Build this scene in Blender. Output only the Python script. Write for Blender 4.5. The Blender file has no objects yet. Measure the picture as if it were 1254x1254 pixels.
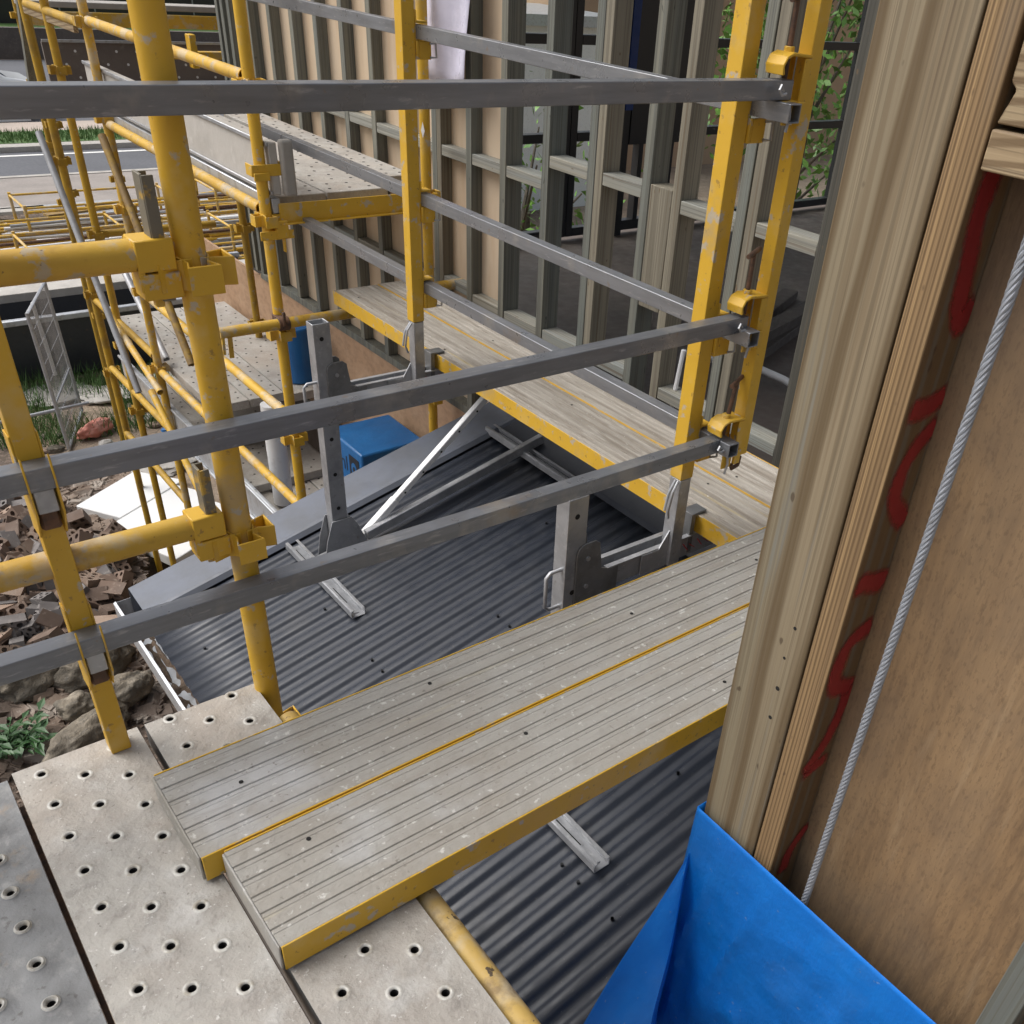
import bpy, bmesh, math, random
from mathutils import Vector, Matrix, noise
R = math.radians
random.seed(7)
scene = bpy.context.scene
C = scene.collection

# ------------------------------------------------------------------ camera
cam = bpy.data.cameras.new("camera")
cam.lens = 32.13; cam.sensor_width = 36; cam.sensor_fit = 'HORIZONTAL'
cam.shift_x = -0.0805; cam.shift_y = 0.1013
cam.clip_start = 0.02; cam.clip_end = 1000
co = bpy.data.objects.new("camera", cam); C.objects.link(co)
CR = ((0.77205, -0.32467, 0.54639), (-0.63093, -0.49512, 0.59731), (0.07660, -0.80588, -0.58710))
co.matrix_world = Matrix(((CR[0][0], -CR[0][1], -CR[0][2], 0), (CR[1][0], -CR[1][1], -CR[1][2], 0),
                          (CR[2][0], -CR[2][1], -CR[2][2], 1.335), (0, 0, 0, 1)))
scene.camera = co

# ------------------------------------------------------------------ sky, sun, exposure
SUN_EL, SUN_AZ = R(54), R(-48)      # azimuth measured from +Y towards +X
w = bpy.data.worlds.new("World"); scene.world = w; w.use_nodes = True
nt = w.node_tree
sky = nt.nodes.new('ShaderNodeTexSky'); sky.sky_type = 'NISHITA'; sky.sun_disc = False
sky.sun_elevation = SUN_EL; sky.sun_rotation = SUN_AZ
sky.air_density = 1.0; sky.dust_density = 6.0; sky.ozone_density = 0.6
hs = nt.nodes.new('ShaderNodeHueSaturation'); hs.inputs['Saturation'].default_value = 0.42
nt.links.new(sky.outputs[0], hs.inputs['Color'])
nt.links.new(hs.outputs[0], nt.nodes['Background'].inputs[0])
nt.nodes['Background'].inputs[1].default_value = 0.135
sd = bpy.data.lights.new("sun", 'SUN'); sd.energy = 2.0; sd.angle = R(48); sd.color = (1, 0.985, 0.955)
so = bpy.data.objects.new("sun", sd); C.objects.link(so)
dv = Vector((math.sin(SUN_AZ) * math.cos(SUN_EL), math.cos(SUN_AZ) * math.cos(SUN_EL), math.sin(SUN_EL)))
so.rotation_euler = dv.to_track_quat('Z', 'Y').to_euler()
scene.view_settings.view_transform = 'Standard'; scene.view_settings.look = 'None'
scene.view_settings.exposure = 0.12; scene.view_settings.gamma = 1
scene.cycles.max_bounces = 6

# ------------------------------------------------------------------ materials
def pmat(name, base, rough=.6, metal=0.0, layers=(), bump=(), vary=.08, spec=.5, coat=0.0, alpha=None):
    m = bpy.data.materials.new(name); m.use_nodes = True
    t = m.node_tree; ns = t.nodes; L = t.links.new
    b = ns['Principled BSDF']
    b.inputs['Roughness'].default_value = rough; b.inputs['Metallic'].default_value = metal
    b.inputs['Specular IOR Level'].default_value = spec; b.inputs['Coat Weight'].default_value = coat
    tc = ns.new('ShaderNodeTexCoord'); oi = ns.new('ShaderNodeObjectInfo')
    ad = ns.new('ShaderNodeVectorMath'); ad.operation = 'ADD'
    sc = ns.new('ShaderNodeVectorMath'); sc.operation = 'SCALE'; sc.inputs[0].default_value = (7, 13, 5)
    L(oi.outputs['Random'], sc.inputs['Scale']); L(tc.outputs['Object'], ad.inputs[0]); L(sc.outputs[0], ad.inputs[1])
    vec = ad.outputs[0]
    def noi(scale, detail=4, off=0, rgh=.6):
        mp = ns.new('ShaderNodeMapping')
        mp.inputs['Scale'].default_value = scale if hasattr(scale, '__len__') else (scale,) * 3
        mp.inputs['Location'].default_value = (off * 3.7, off * 1.9, off * 2.3)
        L(vec, mp.inputs[0])
        n = ns.new('ShaderNodeTexNoise'); n.inputs['Scale'].default_value = 1.0
        n.inputs['Detail'].default_value = detail; n.inputs['Roughness'].default_value = rgh
        L(mp.outputs[0], n.inputs['Vector']); return n.outputs['Fac']
    rgb = ns.new('ShaderNodeRGB'); rgb.outputs[0].default_value = (*base, 1); cur = rgb.outputs[0]
    rsock = None
    for i, ly in enumerate(layers):
        if ly[1] == 'wave':
            col, _, ax_, freq, dist, lo, hi, fac, zs = ly
            mp = ns.new('ShaderNodeMapping'); mp.inputs['Scale'].default_value = zs; L(vec, mp.inputs[0])
            wv = ns.new('ShaderNodeTexWave'); wv.bands_direction = ax_; wv.inputs['Scale'].default_value = freq; wv.inputs['Distortion'].default_value = dist
            wv.inputs['Detail'].default_value = 3; wv.inputs['Detail Scale'].default_value = 1.2; L(mp.outputs[0], wv.inputs['Vector'])
            mr = ns.new('ShaderNodeMapRange'); mr.inputs[1].default_value = lo; mr.inputs[2].default_value = hi; mr.inputs[3].default_value = 0; mr.inputs[4].default_value = fac
            L(wv.outputs['Fac'], mr.inputs[0])
            mx = ns.new('ShaderNodeMix'); mx.data_type = 'RGBA'; L(mr.outputs[0], mx.inputs['Factor']); L(cur, mx.inputs['A']); mx.inputs['B'].default_value = (*col, 1); cur = mx.outputs['Result']
            continue
        col, scale, lo, hi, fac = ly[:5]
        f = noi(scale, ly[5] if len(ly) > 5 else 4, i + 1)
        mr = ns.new('ShaderNodeMapRange'); mr.inputs[1].default_value = lo; mr.inputs[2].default_value = hi
        mr.inputs[3].default_value = 0; mr.inputs[4].default_value = fac
        L(f, mr.inputs[0])
        mx = ns.new('ShaderNodeMix'); mx.data_type = 'RGBA'
        L(mr.outputs[0], mx.inputs['Factor']); L(cur, mx.inputs['A']); mx.inputs['B'].default_value = (*col, 1)
        cur = mx.outputs['Result']
    if vary:
        mr = ns.new('ShaderNodeMapRange'); mr.inputs[3].default_value = 1 - vary; mr.inputs[4].default_value = 1 + vary
        L(oi.outputs['Random'], mr.inputs[0])
        h = ns.new('ShaderNodeHueSaturation'); L(mr.outputs[0], h.inputs['Value']); L(cur, h.inputs['Color']); cur = h.outputs[0]
    L(cur, b.inputs['Base Color'])
    nrm = None
    for i, (scale, st, dist) in enumerate(bump):
        bp = ns.new('ShaderNodeBump'); bp.inputs['Strength'].default_value = st; bp.inputs['Distance'].default_value = dist
        L(noi(scale, 5, 20 + i), bp.inputs['Height'])
        if nrm: L(nrm, bp.inputs['Normal'])
        nrm = bp.outputs[0]
    if nrm: L(nrm, b.inputs['Normal'])
    if rough > .2 and layers:
        mr = ns.new('ShaderNodeMapRange'); mr.inputs[1].default_value = .3; mr.inputs[2].default_value = .7
        mr.inputs[3].default_value = max(rough - .13, .05); mr.inputs[4].default_value = min(rough + .13, 1)
        L(noi(14, 4, 31), mr.inputs[0]); L(mr.outputs[0], b.inputs['Roughness'])
    return m

YEL = (.64, .385, .032)
M_yel = pmat('yellow_paint', YEL, .46, 0, [((.53, .31, .025), 5, .42, .72, .6), ((.42, .39, .34), 22, .60, .645, .85, 6),
             ((.24, .14, .05), 60, .64, .70, .65, 4), ((.60, .50, .30), 9, .56, .78, .45), ((.30, .27, .22), 3.5, .60, .68, .5, 6)], [(90, .15, .002)], vary=.06)
M_yelworn = pmat('worn_yellow_paint', (.57, .35, .04), .55, 0, [((.42, .24, .03), 5, .45, .7, .6), ((.47, .42, .33), 8, .50, .60, .6, 9), ((.36, .33, .28), 26, .58, .63, .7, 6), ((.22, .12, .04), (14, 14, 14), .60, .76, .6),
             ((.12, .07, .03), 70, .68, .72, .8, 3)], [(70, .25, .003)], vary=.08)
M_oldtube = pmat('old_dirty_yellow_tube', (.46, .31, .09), .6, 0, [((.42, .37, .28), 7, .47, .60, .8, 8), ((.17, .11, .05), 11, .55, .64, .7, 7), ((.055, .04, .03), 42, .63, .67, .95, 3)], [(60, .4, .003)], vary=.05)
M_yeldark = pmat('dull_yellow_paint', (.45, .27, .02), .55, 0, [((.20, .13, .04), 9, .46, .72, .7), ((.40, .35, .27), 40, .64, .68, .7, 4)], [(80, .2, .002)], vary=.15)
M_rust = pmat('rusty_steel', (.16, .085, .05), .7, .2, [((.07, .045, .035), 40, .4, .6, .8)], [(90, .3, .002)])
M_galv = pmat('galvanised_steel', (.42, .43, .45), .42, .55, [((.25, .26, .28), 18, .42, .68, .6), ((.60, .61, .62), 55, .58, .70, .5), ((.20, .17, .14), 30, .66, .74, .6)],
              [(60, .12, .002)], vary=.08)
M_wedge = pmat('scuffed_wedge_steel', (.17, .155, .12), .55, .2, [((.50, .31, .04), 24, .56, .62, .85, 5), ((.10, .07, .04), 40, .6, .7, .6)], [(70, .2, .003)], vary=.1)
M_galvd = pmat('dull_steel', (.20, .205, .21), .45, .45, [((.10, .10, .10), 14, .42, .7, .7), ((.36, .36, .36), 60, .6, .72, .5)], [(60, .15, .002)])
M_rail = pmat('grey_steel_rail', (.22, .23, .25), .36, .55, [((.13, .135, .15), (5, 60, 60), .40, .7, .55), ((.38, .36, .33), 7, .56, .68, .5, 8), ((.30, .22, .14), 4, .64, .72, .45, 7), ((.45, .45, .46), (18, 90, 90), .60, .72, .55, 5), ((.24, .17, .11), 34, .67, .74, .6)],
              [((20, 120, 120), .12, .002)], vary=.05)
M_raily = pmat('grey_steel_rail_y', (.26, .27, .29), .36, .5, [((.15, .155, .17), (60, 5, 60), .40, .7, .5), ((.38, .36, .33), 7, .56, .68, .5, 8), ((.30, .22, .14), 4, .64, .72, .45, 7), ((.48, .48, .49), (90, 18, 90), .60, .72, .55, 5), ((.26, .18, .12), 30, .67, .74, .5)],
              [((120, 20, 120), .12, .002)], vary=.06)
M_white = pmat('white_paint', (.80, .81, .82), .45, .1, [((.5, .5, .5), 20, .55, .75, .5)], [(60, .1, .002)])
def deckmat(nm, ax):
    s1 = (2.5, 26, 26) if ax == 'x' else (26, 2.5, 26)
    s2 = (8, 120, 40) if ax == 'x' else (120, 8, 40)
    return pmat(nm, (.345, .33, .30), .55, .12, [((.29, .26, .22), (5,8,8), .42, .68, .6), ((.25, .22, .18), s1, .56, .70, .4), ((.50, .51, .53), (3, 3, 3), .54, .70, .6), ((.22, .20, .175), s2, .58, .70, .4, 5),
                ((.62, .61, .58), 60, .62, .68, .7, 5), ((.17, .15, .13), 70, .64, .71, .7, 5), ((.48, .42, .26), s1, .62, .72, .35), ((.30, .28, .25), 16, .55, .70, .6, 7)], [(55, .7, .004), (s2, .15, .002)], vary=.05)
M_deckx = deckmat('dirty_steel_deck_x', 'x'); M_decky = deckmat('dirty_steel_deck_y', 'y')
M_farx = pmat('weathered_deck', (.42, .385, .335), .62, .05, [((.24, .205, .165), (38, 2.2, 30), .42, .64, .8), ((.58, .55, .50), (50, 5, 30), .56, .70, .65), ((.16, .13, .10), (90, 9, 60), .60, .70, .7, 5),
              ((.5, .38, .13), (40, 1.5, 30), .64, .72, .4), ((.7, .69, .66), 70, .68, .71, .8, 5)], [((90, 9, 50), .4, .004)], vary=.05)
M_perf = pmat('cement_stained_steel', (.41, .392, .36), .68, .05, [((.30, .272, .242), 5, .40, .66, .75), ((.23, .21, .19), 19, .58, .72, .6, 7), ((.52, .515, .50), 11, .54, .70, .5, 6), ((.42, .36, .30), 3.2, .50, .68, .5),
              ((.30, .285, .26), 38, .58, .68, .65, 6), ((.20, .185, .165), 85, .67, .71, .75, 3), ((.70, .69, .67), 120, .66, .70, .6, 3)], [(70, .8, .004), (22, .5, .006)], vary=.04)
M_perfd = pmat('grey_dimpled_steel', (.24, .245, .25), .68, .05, [((.16, .16, .16), 9, .42, .66, .7), ((.33, .33, .325), 26, .54, .66, .7, 6), ((.12, .115, .11), 60, .64, .7, .7, 4), ((.33, .26, .19), 18, .62, .72, .6)], [(60, .7, .003)])
M_ring = pmat('worn_hole_rim', (.50, .49, .46), .55, .2, [((.30, .27, .22), 60, .45, .62, .8)], [], vary=.05)
M_dark = pmat('dark_cavity', (.012, .011, .011), .9)
M_roof = pmat('dark_roof_steel', (.023, .028, .040), .42, .0, [((.028, .032, .042), 4, .42, .66, .6), ((.075, .073, .07), 2.6, .56, .74, .45, 7), ((.07, .07, .07), 60, .64, .70, .5, 4), ((.2, .19, .18), 170, .73, .75, .7, 2)],
              [(5, .08, .004)], vary=0, spec=.5)
M_roofsky = pmat('sky_lightened_roof_steel', (.13, .145, .18), .5, .0, [((.10, .105, .115), 6, .42, .66, .6), ((.16, .16, .16), 60, .66, .72, .4, 4)], [(5, .1, .004)], vary=0, spec=.55)  # roof steel with the sky's brightening of the cap put into its colour
M_gut = pmat('zinc_gutter', (.48, .50, .53), .4, .5, [((.30, .29, .27), 20, .5, .66, .6)], [(30, .2, .003)])
M_mud = pmat('gutter_debris', (.17, .12, .085), .95, 0, [((.08, .06, .045), 30, .4, .6, .7), ((.33, .27, .2), 60, .58, .68, .6)], [(60, .8, .01)])

def woodmat(nm, base, ax='z', streak=(.30, .235, .15), dark=(.13, .095, .06), green=None, rough=.62, str1=.7, fine=150, extra=()):
    def S(a, b):
        return {'z': (a, a, b), 'y': (a, b, a), 'x': (b, a, a)}[ax]
    ly = [(streak, S(19, .45), .50, .60, str1), (tuple(c * 1.3 for c in base), S(11, .35), .5, .66, .6), (streak, S(46, .6), .53, .58, str1*.7, 2), (tuple(c * .55 for c in base), S(fine, 1.0), .50, .57, .6, 3), (dark, S(80, .8), .60, .66, .6, 3)]
    if green: ly.insert(1, (green, S(6, .5), .45, .66, .8))
    ly += list(extra)
    ly.append((dark, S(46, 22), .735, .78, .8, 1))
    return pmat(nm, base, rough, 0, ly, [(S(fine, 1.5), .3, .002), (S(20, 1), .15, .002)], vary=.10, spec=.3)
M_t1 = woodmat('treated_pine_post', (.265, .215, .143), 'z', (.17, .125, .075), dark=(.085,.06,.04), green=(.22, .195, .135), str1=.75, fine=190, extra=[((.125,.088,.048), 'wave', 'Y', 4.6, 3.6, .70, .93, .85, (1,1,.16)), ((.19,.15,.10), 'wave', 'Y', 26, 2.6, .6, 1.0, .25, (1,1,.10)), ((.20,.205,.19), (26,26,.8), .60,.68,.6)])
M_t2 = woodmat('treated_pine_edge', (.32, .215, .11), 'z', (.20, .13, .07), dark=(.09,.055,.035), str1=.6, fine=300, extra=[((.12,.075,.038), 'wave', 'Y', 42, 1.2, .55, .85, .8, (1,1,.04)), ((.15,.15,.13), 'wave', 'X', 9, 4, .5, 1, .5, (1,1,.1))])
M_nogy = woodmat('treated_pine_nogging', (.36, .28, .175), 'y', (.24, .17, .10), dark=(.09,.06,.04), fine=240, extra=[((.15,.10,.055), 'wave', 'DIAGONAL', 30, 1.5, .55, .85, .8, (1,.12,1))])
M_stud = woodmat('grey_green_stud', (.19, .187, .155), 'z', (.115, .122, .115), green=(.15, .175, .17), dark=(.075, .08, .075))
M_nogg = woodmat('grey_green_nogging', (.265, .255, .215), 'y', (.23, .24, .23), green=(.25, .29, .29))
M_shadestud = woodmat('shade_toned_stud', (.085, .082, .07), 'z', (.05, .05, .043))  # stud timber darkened in colour to stand for shade on one stud
M_studfr = woodmat('pale_stud', (.225, .205, .16), 'z', (.145, .13, .10))
M_darkt = woodmat('dark_beam', (.06, .058, .05), 'x')
M_ply = pmat('plywood_lining', (.27, .175, .095), .62, 0, [((.17, .11, .065), (70, 70, 7), .42, .62, .75, 6), ((.34, .235, .135), (3, 3, .8), .44, .66, .8), ((.14, .09, .055), (210, 210, 80), .54, .62, .42, 4), ((.12, .085, .055), (50, 50, 12), .62, .70, .4, 6),
             ((.15, .11, .08), 2.1, .40, .64, .8, 6), ((.36, .26, .16), (26, 26, 3), .6, .7, .5)], [((120, 120, 22), .6, .003), ((30,30,6), .3, .004)], vary=0, spec=.25)
M_pinkply = pmat('pale_plywood', (.52, .42, .31), .6, 0, [((.44, .31, .20), (30, 12, 2), .44, .66, .6), ((.62, .48, .33), (8, 3, .6), .5, .7, .6)], [((60, 30, 5), .15, .002)], vary=.05, spec=.2)
M_lowply = pmat('reddish_plywood', (.40, .26, .165), .6, 0, [((.28, .18, .115), (5, 20, 30), .44, .66, .7), ((.48, .34, .23), (2, 6, 8), .5, .7, .6)], [((10, 30, 60), .15, .002)], vary=.05, spec=.2)
M_blue = pmat('blue_membrane', (.003, .16, .60), .5, 0, [((.003, .125, .48), 3, .42, .66, .6), ((.006, .20, .68), 9, .5, .7, .4), ((.10, .22, .42), 2.4, .56, .78, .35, 7), ((.22, .30, .42), 70, .68, .73, .5, 4)], [(320, .22, .001), (6, .3, .03), ((3, 26, 5), .22, .012)], vary=.03, spec=.3)
M_bluep = pmat('blue_wrap', (.012, .13, .36), .45, 0, [((.01, .09, .26), 6, .42, .66, .6)], [(9, .25, .02)], vary=.03)
M_spray = pmat('red_spray_paint', (.34, .018, .022), .55, 0, [((.24, .014, .018), (40, 40, 6), .45, .7, .6)], [], vary=0)
_t = M_spray.node_tree; _a = _t.nodes.new('ShaderNodeAttribute'); _a.attribute_name = 'fade'
_n = _t.nodes.new('ShaderNodeTexNoise'); _n.inputs['Scale'].default_value = 160; _tc = _t.nodes.new('ShaderNodeTexCoord'); _t.links.new(_tc.outputs['Object'], _n.inputs['Vector'])
_m = _t.nodes.new('ShaderNodeMath'); _m.operation = 'MULTIPLY_ADD'; _m.inputs[1].default_value = .5; _t.links.new(_n.outputs['Fac'], _m.inputs[0]); _t.links.new(_a.outputs['Fac'], _m.inputs[2])
_r = _t.nodes.new('ShaderNodeMapRange'); _r.inputs[1].default_value = .34; _r.inputs[2].default_value = 1.12; _r.inputs[4].default_value = .86; _t.links.new(_m.outputs[0], _r.inputs[0])
_t.links.new(_r.outputs[0], _t.nodes['Principled BSDF'].inputs['Alpha'])
M_rope = pmat('wire_rope', (.36, .39, .44), .5, .35, [((.25, .26, .28), 60, .42, .66, .6)], [(160, .2, .001)])
M_plastic = pmat('lavender_sheet', (.62, .61, .74), .35, 0, [((.52, .51, .64), (6, 6, 30), .46, .66, .5)], [(14, .3, .01)])
M_ground = pmat('dirt_ground', (.27, .21, .155), .95, 0, [((.20, .15, .11), .8, .4, .66, .8), ((.36, .29, .22), 3, .5, .7, .7), ((.13, .105, .08), 14, .56, .7, .7), ((.42, .37, .31), 30, .64, .72, .7)],
                [(6, .8, .05), (40, .6, .02)], vary=0)
M_rub = pmat('rubble_bed', (.13, .10, .08), .95, 0, [((.10, .075, .055), 7, .4, .62, .8), ((.30, .22, .17), 15, .52, .66, .7), ((.38, .34, .30), 45, .62, .7, .7)], [(12, 1.0, .05), (50, .8, .02)], vary=0)
M_br = [pmat('brown_brick', (.165, .115, .088), .85, 0, [((.12, .085, .065), 9, .42, .66, .7), ((.34, .27, .22), 24, .58, .70, .6)], [(50, .5, .004)], vary=.3),
        pmat('tan_brick', (.29, .215, .165), .85, 0, [((.22, .15, .11), 9, .42, .66, .7), ((.42, .36, .30), 24, .58, .70, .6)], [(50, .5, .004)], vary=.25),
        pmat('grey_brick', (.17, .155, .15), .85, 0, [((.10, .09, .085), 9, .42, .66, .7), ((.36, .33, .30), 24, .58, .70, .7)], [(50, .5, .004)], vary=.3),
        pmat('pink_brick', (.34, .20, .16), .85, 0, [((.30, .16, .12), 9, .42, .66, .7), ((.5, .42, .36), 24, .58, .70, .6)], [(50, .5, .004)], vary=.2)]
M_shard = pmat('dusty_shards', (.20, .15, .115), .9, 0, [((.11, .085, .07), 2.2, .44, .56, .85, 1), ((.33, .29, .25), 3.1, .52, .60, .85, 1), ((.40, .36, .32), 24, .6, .7, .5)], [(40, .6, .01)], vary=0)
M_rock = pmat('weathered_rock', (.17, .145, .11), .9, 0, [((.09, .08, .065), 5, .42, .62, .8), ((.30, .26, .205), 13, .52, .68, .7), ((.10, .095, .085), (8, 40, 40), .56, .66, .6)], [(9, .8, .05), (40, .6, .01)], vary=.25)
M_conc = pmat('pale_concrete', (.42, .40, .37), .9, 0, [((.30, .285, .26), 3, .42, .66, .7), ((.5, .48, .45), 16, .56, .68, .5)], [(30, .4, .006)], vary=.12)
M_foam = pmat('white_foam', (.70, .71, .71), .8, 0, [((.70, .70, .67), 4, .5, .7, .6)], [(120, .2, .003)], vary=.03)
M_leaf = pmat('weed_leaf', (.035, .10, .030), .5, 0, [((.055, .14, .04), 9, .45, .6, .7)], vary=.2)
M_tleaf = pmat('tree_leaf', (.10, .22, .03), .5, 0, [((.16, .30, .05), 4, .45, .6, .7), ((.05, .13, .02), 7, .52, .68, .7)], vary=.2)
M_grass = pmat('grass', (.07, .15, .035), .7, 0, [((.13, .17, .06), 3, .45, .65, .7), ((.04, .10, .02), 9, .5, .66, .6)], vary=0)
M_bark = pmat('bark', (.10, .08, .06), .9, 0, [((.05, .04, .03), 12, .42, .62, .7)], [(30, .6, .01)])
M_asph = pmat('asphalt', (.115, .12, .135), .85, 0, [((.085, .09, .10), .7, .42, .66, .6), ((.15, .155, .165), 60, .56, .68, .5)], [(60, .3, .005)], vary=0)
M_pave = pmat('grey_paving', (.30, .27, .25), .9, 0, [((.22, .20, .185), 1.5, .42, .66, .7), ((.37, .34, .315), 20, .56, .68, .5)], [(30, .3, .005)], vary=0)
M_path = pmat('pale_path', (.45, .38, .33), .9, 0, [((.36, .31, .27), 2, .42, .66, .6)], [(30, .3, .005)], vary=0)
M_line = pmat('road_line_paint', (.75, .75, .73), .8, 0, [((.5, .5, .5), 9, .56, .68, .5)], vary=0)
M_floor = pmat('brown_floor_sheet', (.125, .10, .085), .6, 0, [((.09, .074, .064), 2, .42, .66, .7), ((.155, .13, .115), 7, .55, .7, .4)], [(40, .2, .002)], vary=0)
M_black = pmat('black_aluminium', (.018, .019, .021), .35, 0, vary=.1)
M_glass = pmat('window_glass', (.9, .95, .95), .02, 0, vary=0)
b_ = M_glass.node_tree.nodes['Principled BSDF']; b_.inputs['Transmission Weight'].default_value = 1; b_.inputs['IOR'].default_value = 1.02
M_cobalt = pmat('cobalt_panel', (.008, .045, .22), .5, 0, [((.006, .03, .15), 4, .42, .66, .6)])
M_tan = pmat('tan_render', (.45, .31, .20), .9, 0, [((.38, .26, .17), 1.2, .42, .66, .6)], [(30, .3, .005)])
M_pipe = pmat('white_conduit', (.78, .79, .81), .4, vary=.04)
M_bin = pmat('dark_skip_steel', (.05, .053, .06), .55, .2, [((.06, .06, .06), 5, .5, .7, .6), ((.12, .08, .06), 22, .62, .72, .6)], [(30, .3, .005)])
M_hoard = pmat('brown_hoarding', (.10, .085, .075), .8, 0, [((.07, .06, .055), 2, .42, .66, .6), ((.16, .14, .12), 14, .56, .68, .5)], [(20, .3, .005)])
M_hoardl = pmat('dusty_brown_sheet', (.17, .145, .13), .8, 0, [((.12, .10, .09), 2, .42, .66, .6), ((.24, .215, .19), 14, .56, .68, .5)], [(20, .3, .005)], vary=.1)
M_brn = pmat('brown_stained_tube', (.22, .14, .05), .6, 0, [((.38, .24, .04), 14, .48, .62, .8), ((.09, .06, .04), 30, .58, .68, .7)], [(60, .2, .003)])
M_bagr = pmat('orange_bag', (.55, .20, .15), .6, 0, [((.62, .34, .28), 9, .5, .66, .6)], [(12, .6, .02)])
M_carb = pmat('white_car_paint', (.72, .75, .78), .25, 0, vary=0, coat=.5)
M_carg = pmat('car_glass', (.05, .07, .10), .08, 0, vary=0)
M_tyre = pmat('tyre_rubber', (.02, .02, .02), .8, vary=0)
M_text = pmat('black_print', (.01, .012, .02), .6, vary=0)
M_gtub = pmat('grey_pile_tube', (.40, .41, .43), .45, .3, [((.25, .25, .26), 12, .42, .66, .6)], vary=.25)
M_redp = pmat('red_marker', (.42, .03, .03), .6, vary=0)

# ------------------------------------------------------------------ mesh helpers
ORG = {}
class MB:
    def __init__(s): s.b = bmesh.new()
    def face(s, pts):
        vs = [s.b.verts.new(p) for p in pts]
        try: s.b.faces.new(vs)
        except ValueError: pass
    def box(s, x0, x1, y0, y1, z0, z1):
        v = [s.b.verts.new(p) for p in ((x0,y0,z0),(x1,y0,z0),(x1,y1,z0),(x0,y1,z0),(x0,y0,z1),(x1,y0,z1),(x1,y1,z1),(x0,y1,z1))]
        for f in ((3,2,1,0),(4,5,6,7),(0,1,5,4),(1,2,6,5),(2,3,7,6),(3,0,4,7)): s.b.faces.new([v[i] for i in f])
        return s
    def frame(s, p0, p1, up=(0,0,1)):
        p0 = Vector(p0); p1 = Vector(p1); d = (p1 - p0).normalized(); u = Vector(up)
        if abs(d.dot(u)) > .99: u = Vector((0,1,0))
        a = d.cross(u).normalized(); b = a.cross(d).normalized()
        return p0, p1, a, b
    def beam(s, p0, p1, wd, h, up=(0,0,1)):
        p0, p1, a, b = s.frame(p0, p1, up)
        q = [(-1,-1),(1,-1),(1,1),(-1,1)]
        r0 = [s.b.verts.new(p0 + a*i*wd/2 + b*j*h/2) for i,j in q]; r1 = [s.b.verts.new(p1 + a*i*wd/2 + b*j*h/2) for i,j in q]
        s.b.faces.new(r0[::-1]); s.b.faces.new(r1)
        for i in range(4): s.b.faces.new([r0[i], r0[(i+1)%4], r1[(i+1)%4], r1[i]])
        return s
    def shs(s, p0, p1, wd, h, t=.004, up=(0,0,1), deep=.06):   # open-ended hollow section
        p0, p1, a, b = s.frame(p0, p1, up); q = [(-1,-1),(1,-1),(1,1),(-1,1)]
        def ring(p, k): return [s.b.verts.new(p + a*i*(wd/2-k) + b*j*(h/2-k)) for i,j in q]
        d = (p1 - p0).normalized()
        o0, o1, i0, i1 = ring(p0,0), ring(p1,0), ring(p0,t), ring(p1,t)
        e0, e1 = ring(p0 + d*deep, t), ring(p1 - d*deep, t)
        for i in range(4):
            j = (i+1) % 4
            s.b.faces.new([o0[i],o0[j],o1[j],o1[i]]); s.b.faces.new([o0[j],o0[i],i0[i],i0[j]]); s.b.faces.new([o1[i],o1[j],i1[j],i1[i]])
            s.b.faces.new([i0[j],i0[i],e0[i],e0[j]]); s.b.faces.new([i1[i],i1[j],e1[j],e1[i]])
        s.b.faces.new(e0[::-1]); s.b.faces.new(e1)
        return s
    def tube(s, p0, p1, r, seg=18, hollow=0.0, r1=None):
        p0, p1, a, b = s.frame(p0, p1); r1 = r if r1 is None else r1
        def ring(p, rr): return [s.b.verts.new(p + (a*math.cos(2*math.pi*i/seg) + b*math.sin(2*math.pi*i/seg))*rr) for i in range(seg)]
        o0, o1 = ring(p0, r), ring(p1, r1)
        for i in range(seg): s.b.faces.new([o0[i], o0[(i+1)%seg], o1[(i+1)%seg], o1[i]])
        if hollow:
            d = (p1-p0).normalized()*.08
            for o, p, dd, fl in ((o0,p0,d,1),(o1,p1,-d,0)):
                n = ring(p, r-hollow); e = ring(p+dd, r-hollow)
                for i in range(seg):
                    j=(i+1)%seg
                    f = [o[j],o[i],n[i],n[j]] if fl else [o[i],o[j],n[j],n[i]]; s.b.faces.new(f)
                    f = [n[j],n[i],e[i],e[j]] if fl else [n[i],n[j],e[j],e[i]]; s.b.faces.new(f)
                s.b.faces.new(e[::-1] if fl else e)
        else:
            s.b.faces.new(o0[::-1]); s.b.faces.new(o1)
        return s
    def path(s, pts, r, seg=10):
        pts = [Vector(p) for p in pts]; rings = []; a = None
        for k, p in enumerate(pts):
            d = (pts[min(k+1,len(pts)-1)] - pts[max(k-1,0)]).normalized()
            if a is None:
                u = Vector((0,0,1)) if abs(d.z) < .9 else Vector((0,1,0)); a = d.cross(u).normalized()
            else: a = (a - d*a.dot(d)).normalized()
            b = a.cross(d)
            rings.append([s.b.verts.new(p + (a*math.cos(2*math.pi*i/seg)+b*math.sin(2*math.pi*i/seg))*r) for i in range(seg)])
        for k in range(len(rings)-1):
            for i in range(seg): s.b.faces.new([rings[k][i], rings[k][(i+1)%seg], rings[k+1][(i+1)%seg], rings[k+1][i]])
        s.b.faces.new(rings[0][::-1]); s.b.faces.new(rings[-1]); return s
    def prism(s, pts, ext):
        e = Vector(ext); a = [s.b.verts.new(p) for p in pts]; c = [s.b.verts.new(Vector(p)+e) for p in pts]
        s.b.faces.new(a[::-1]); s.b.faces.new(c); n = len(pts)
        for i in range(n): s.b.faces.new([a[i], a[(i+1)%n], c[(i+1)%n], c[i]])
        return s
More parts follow.
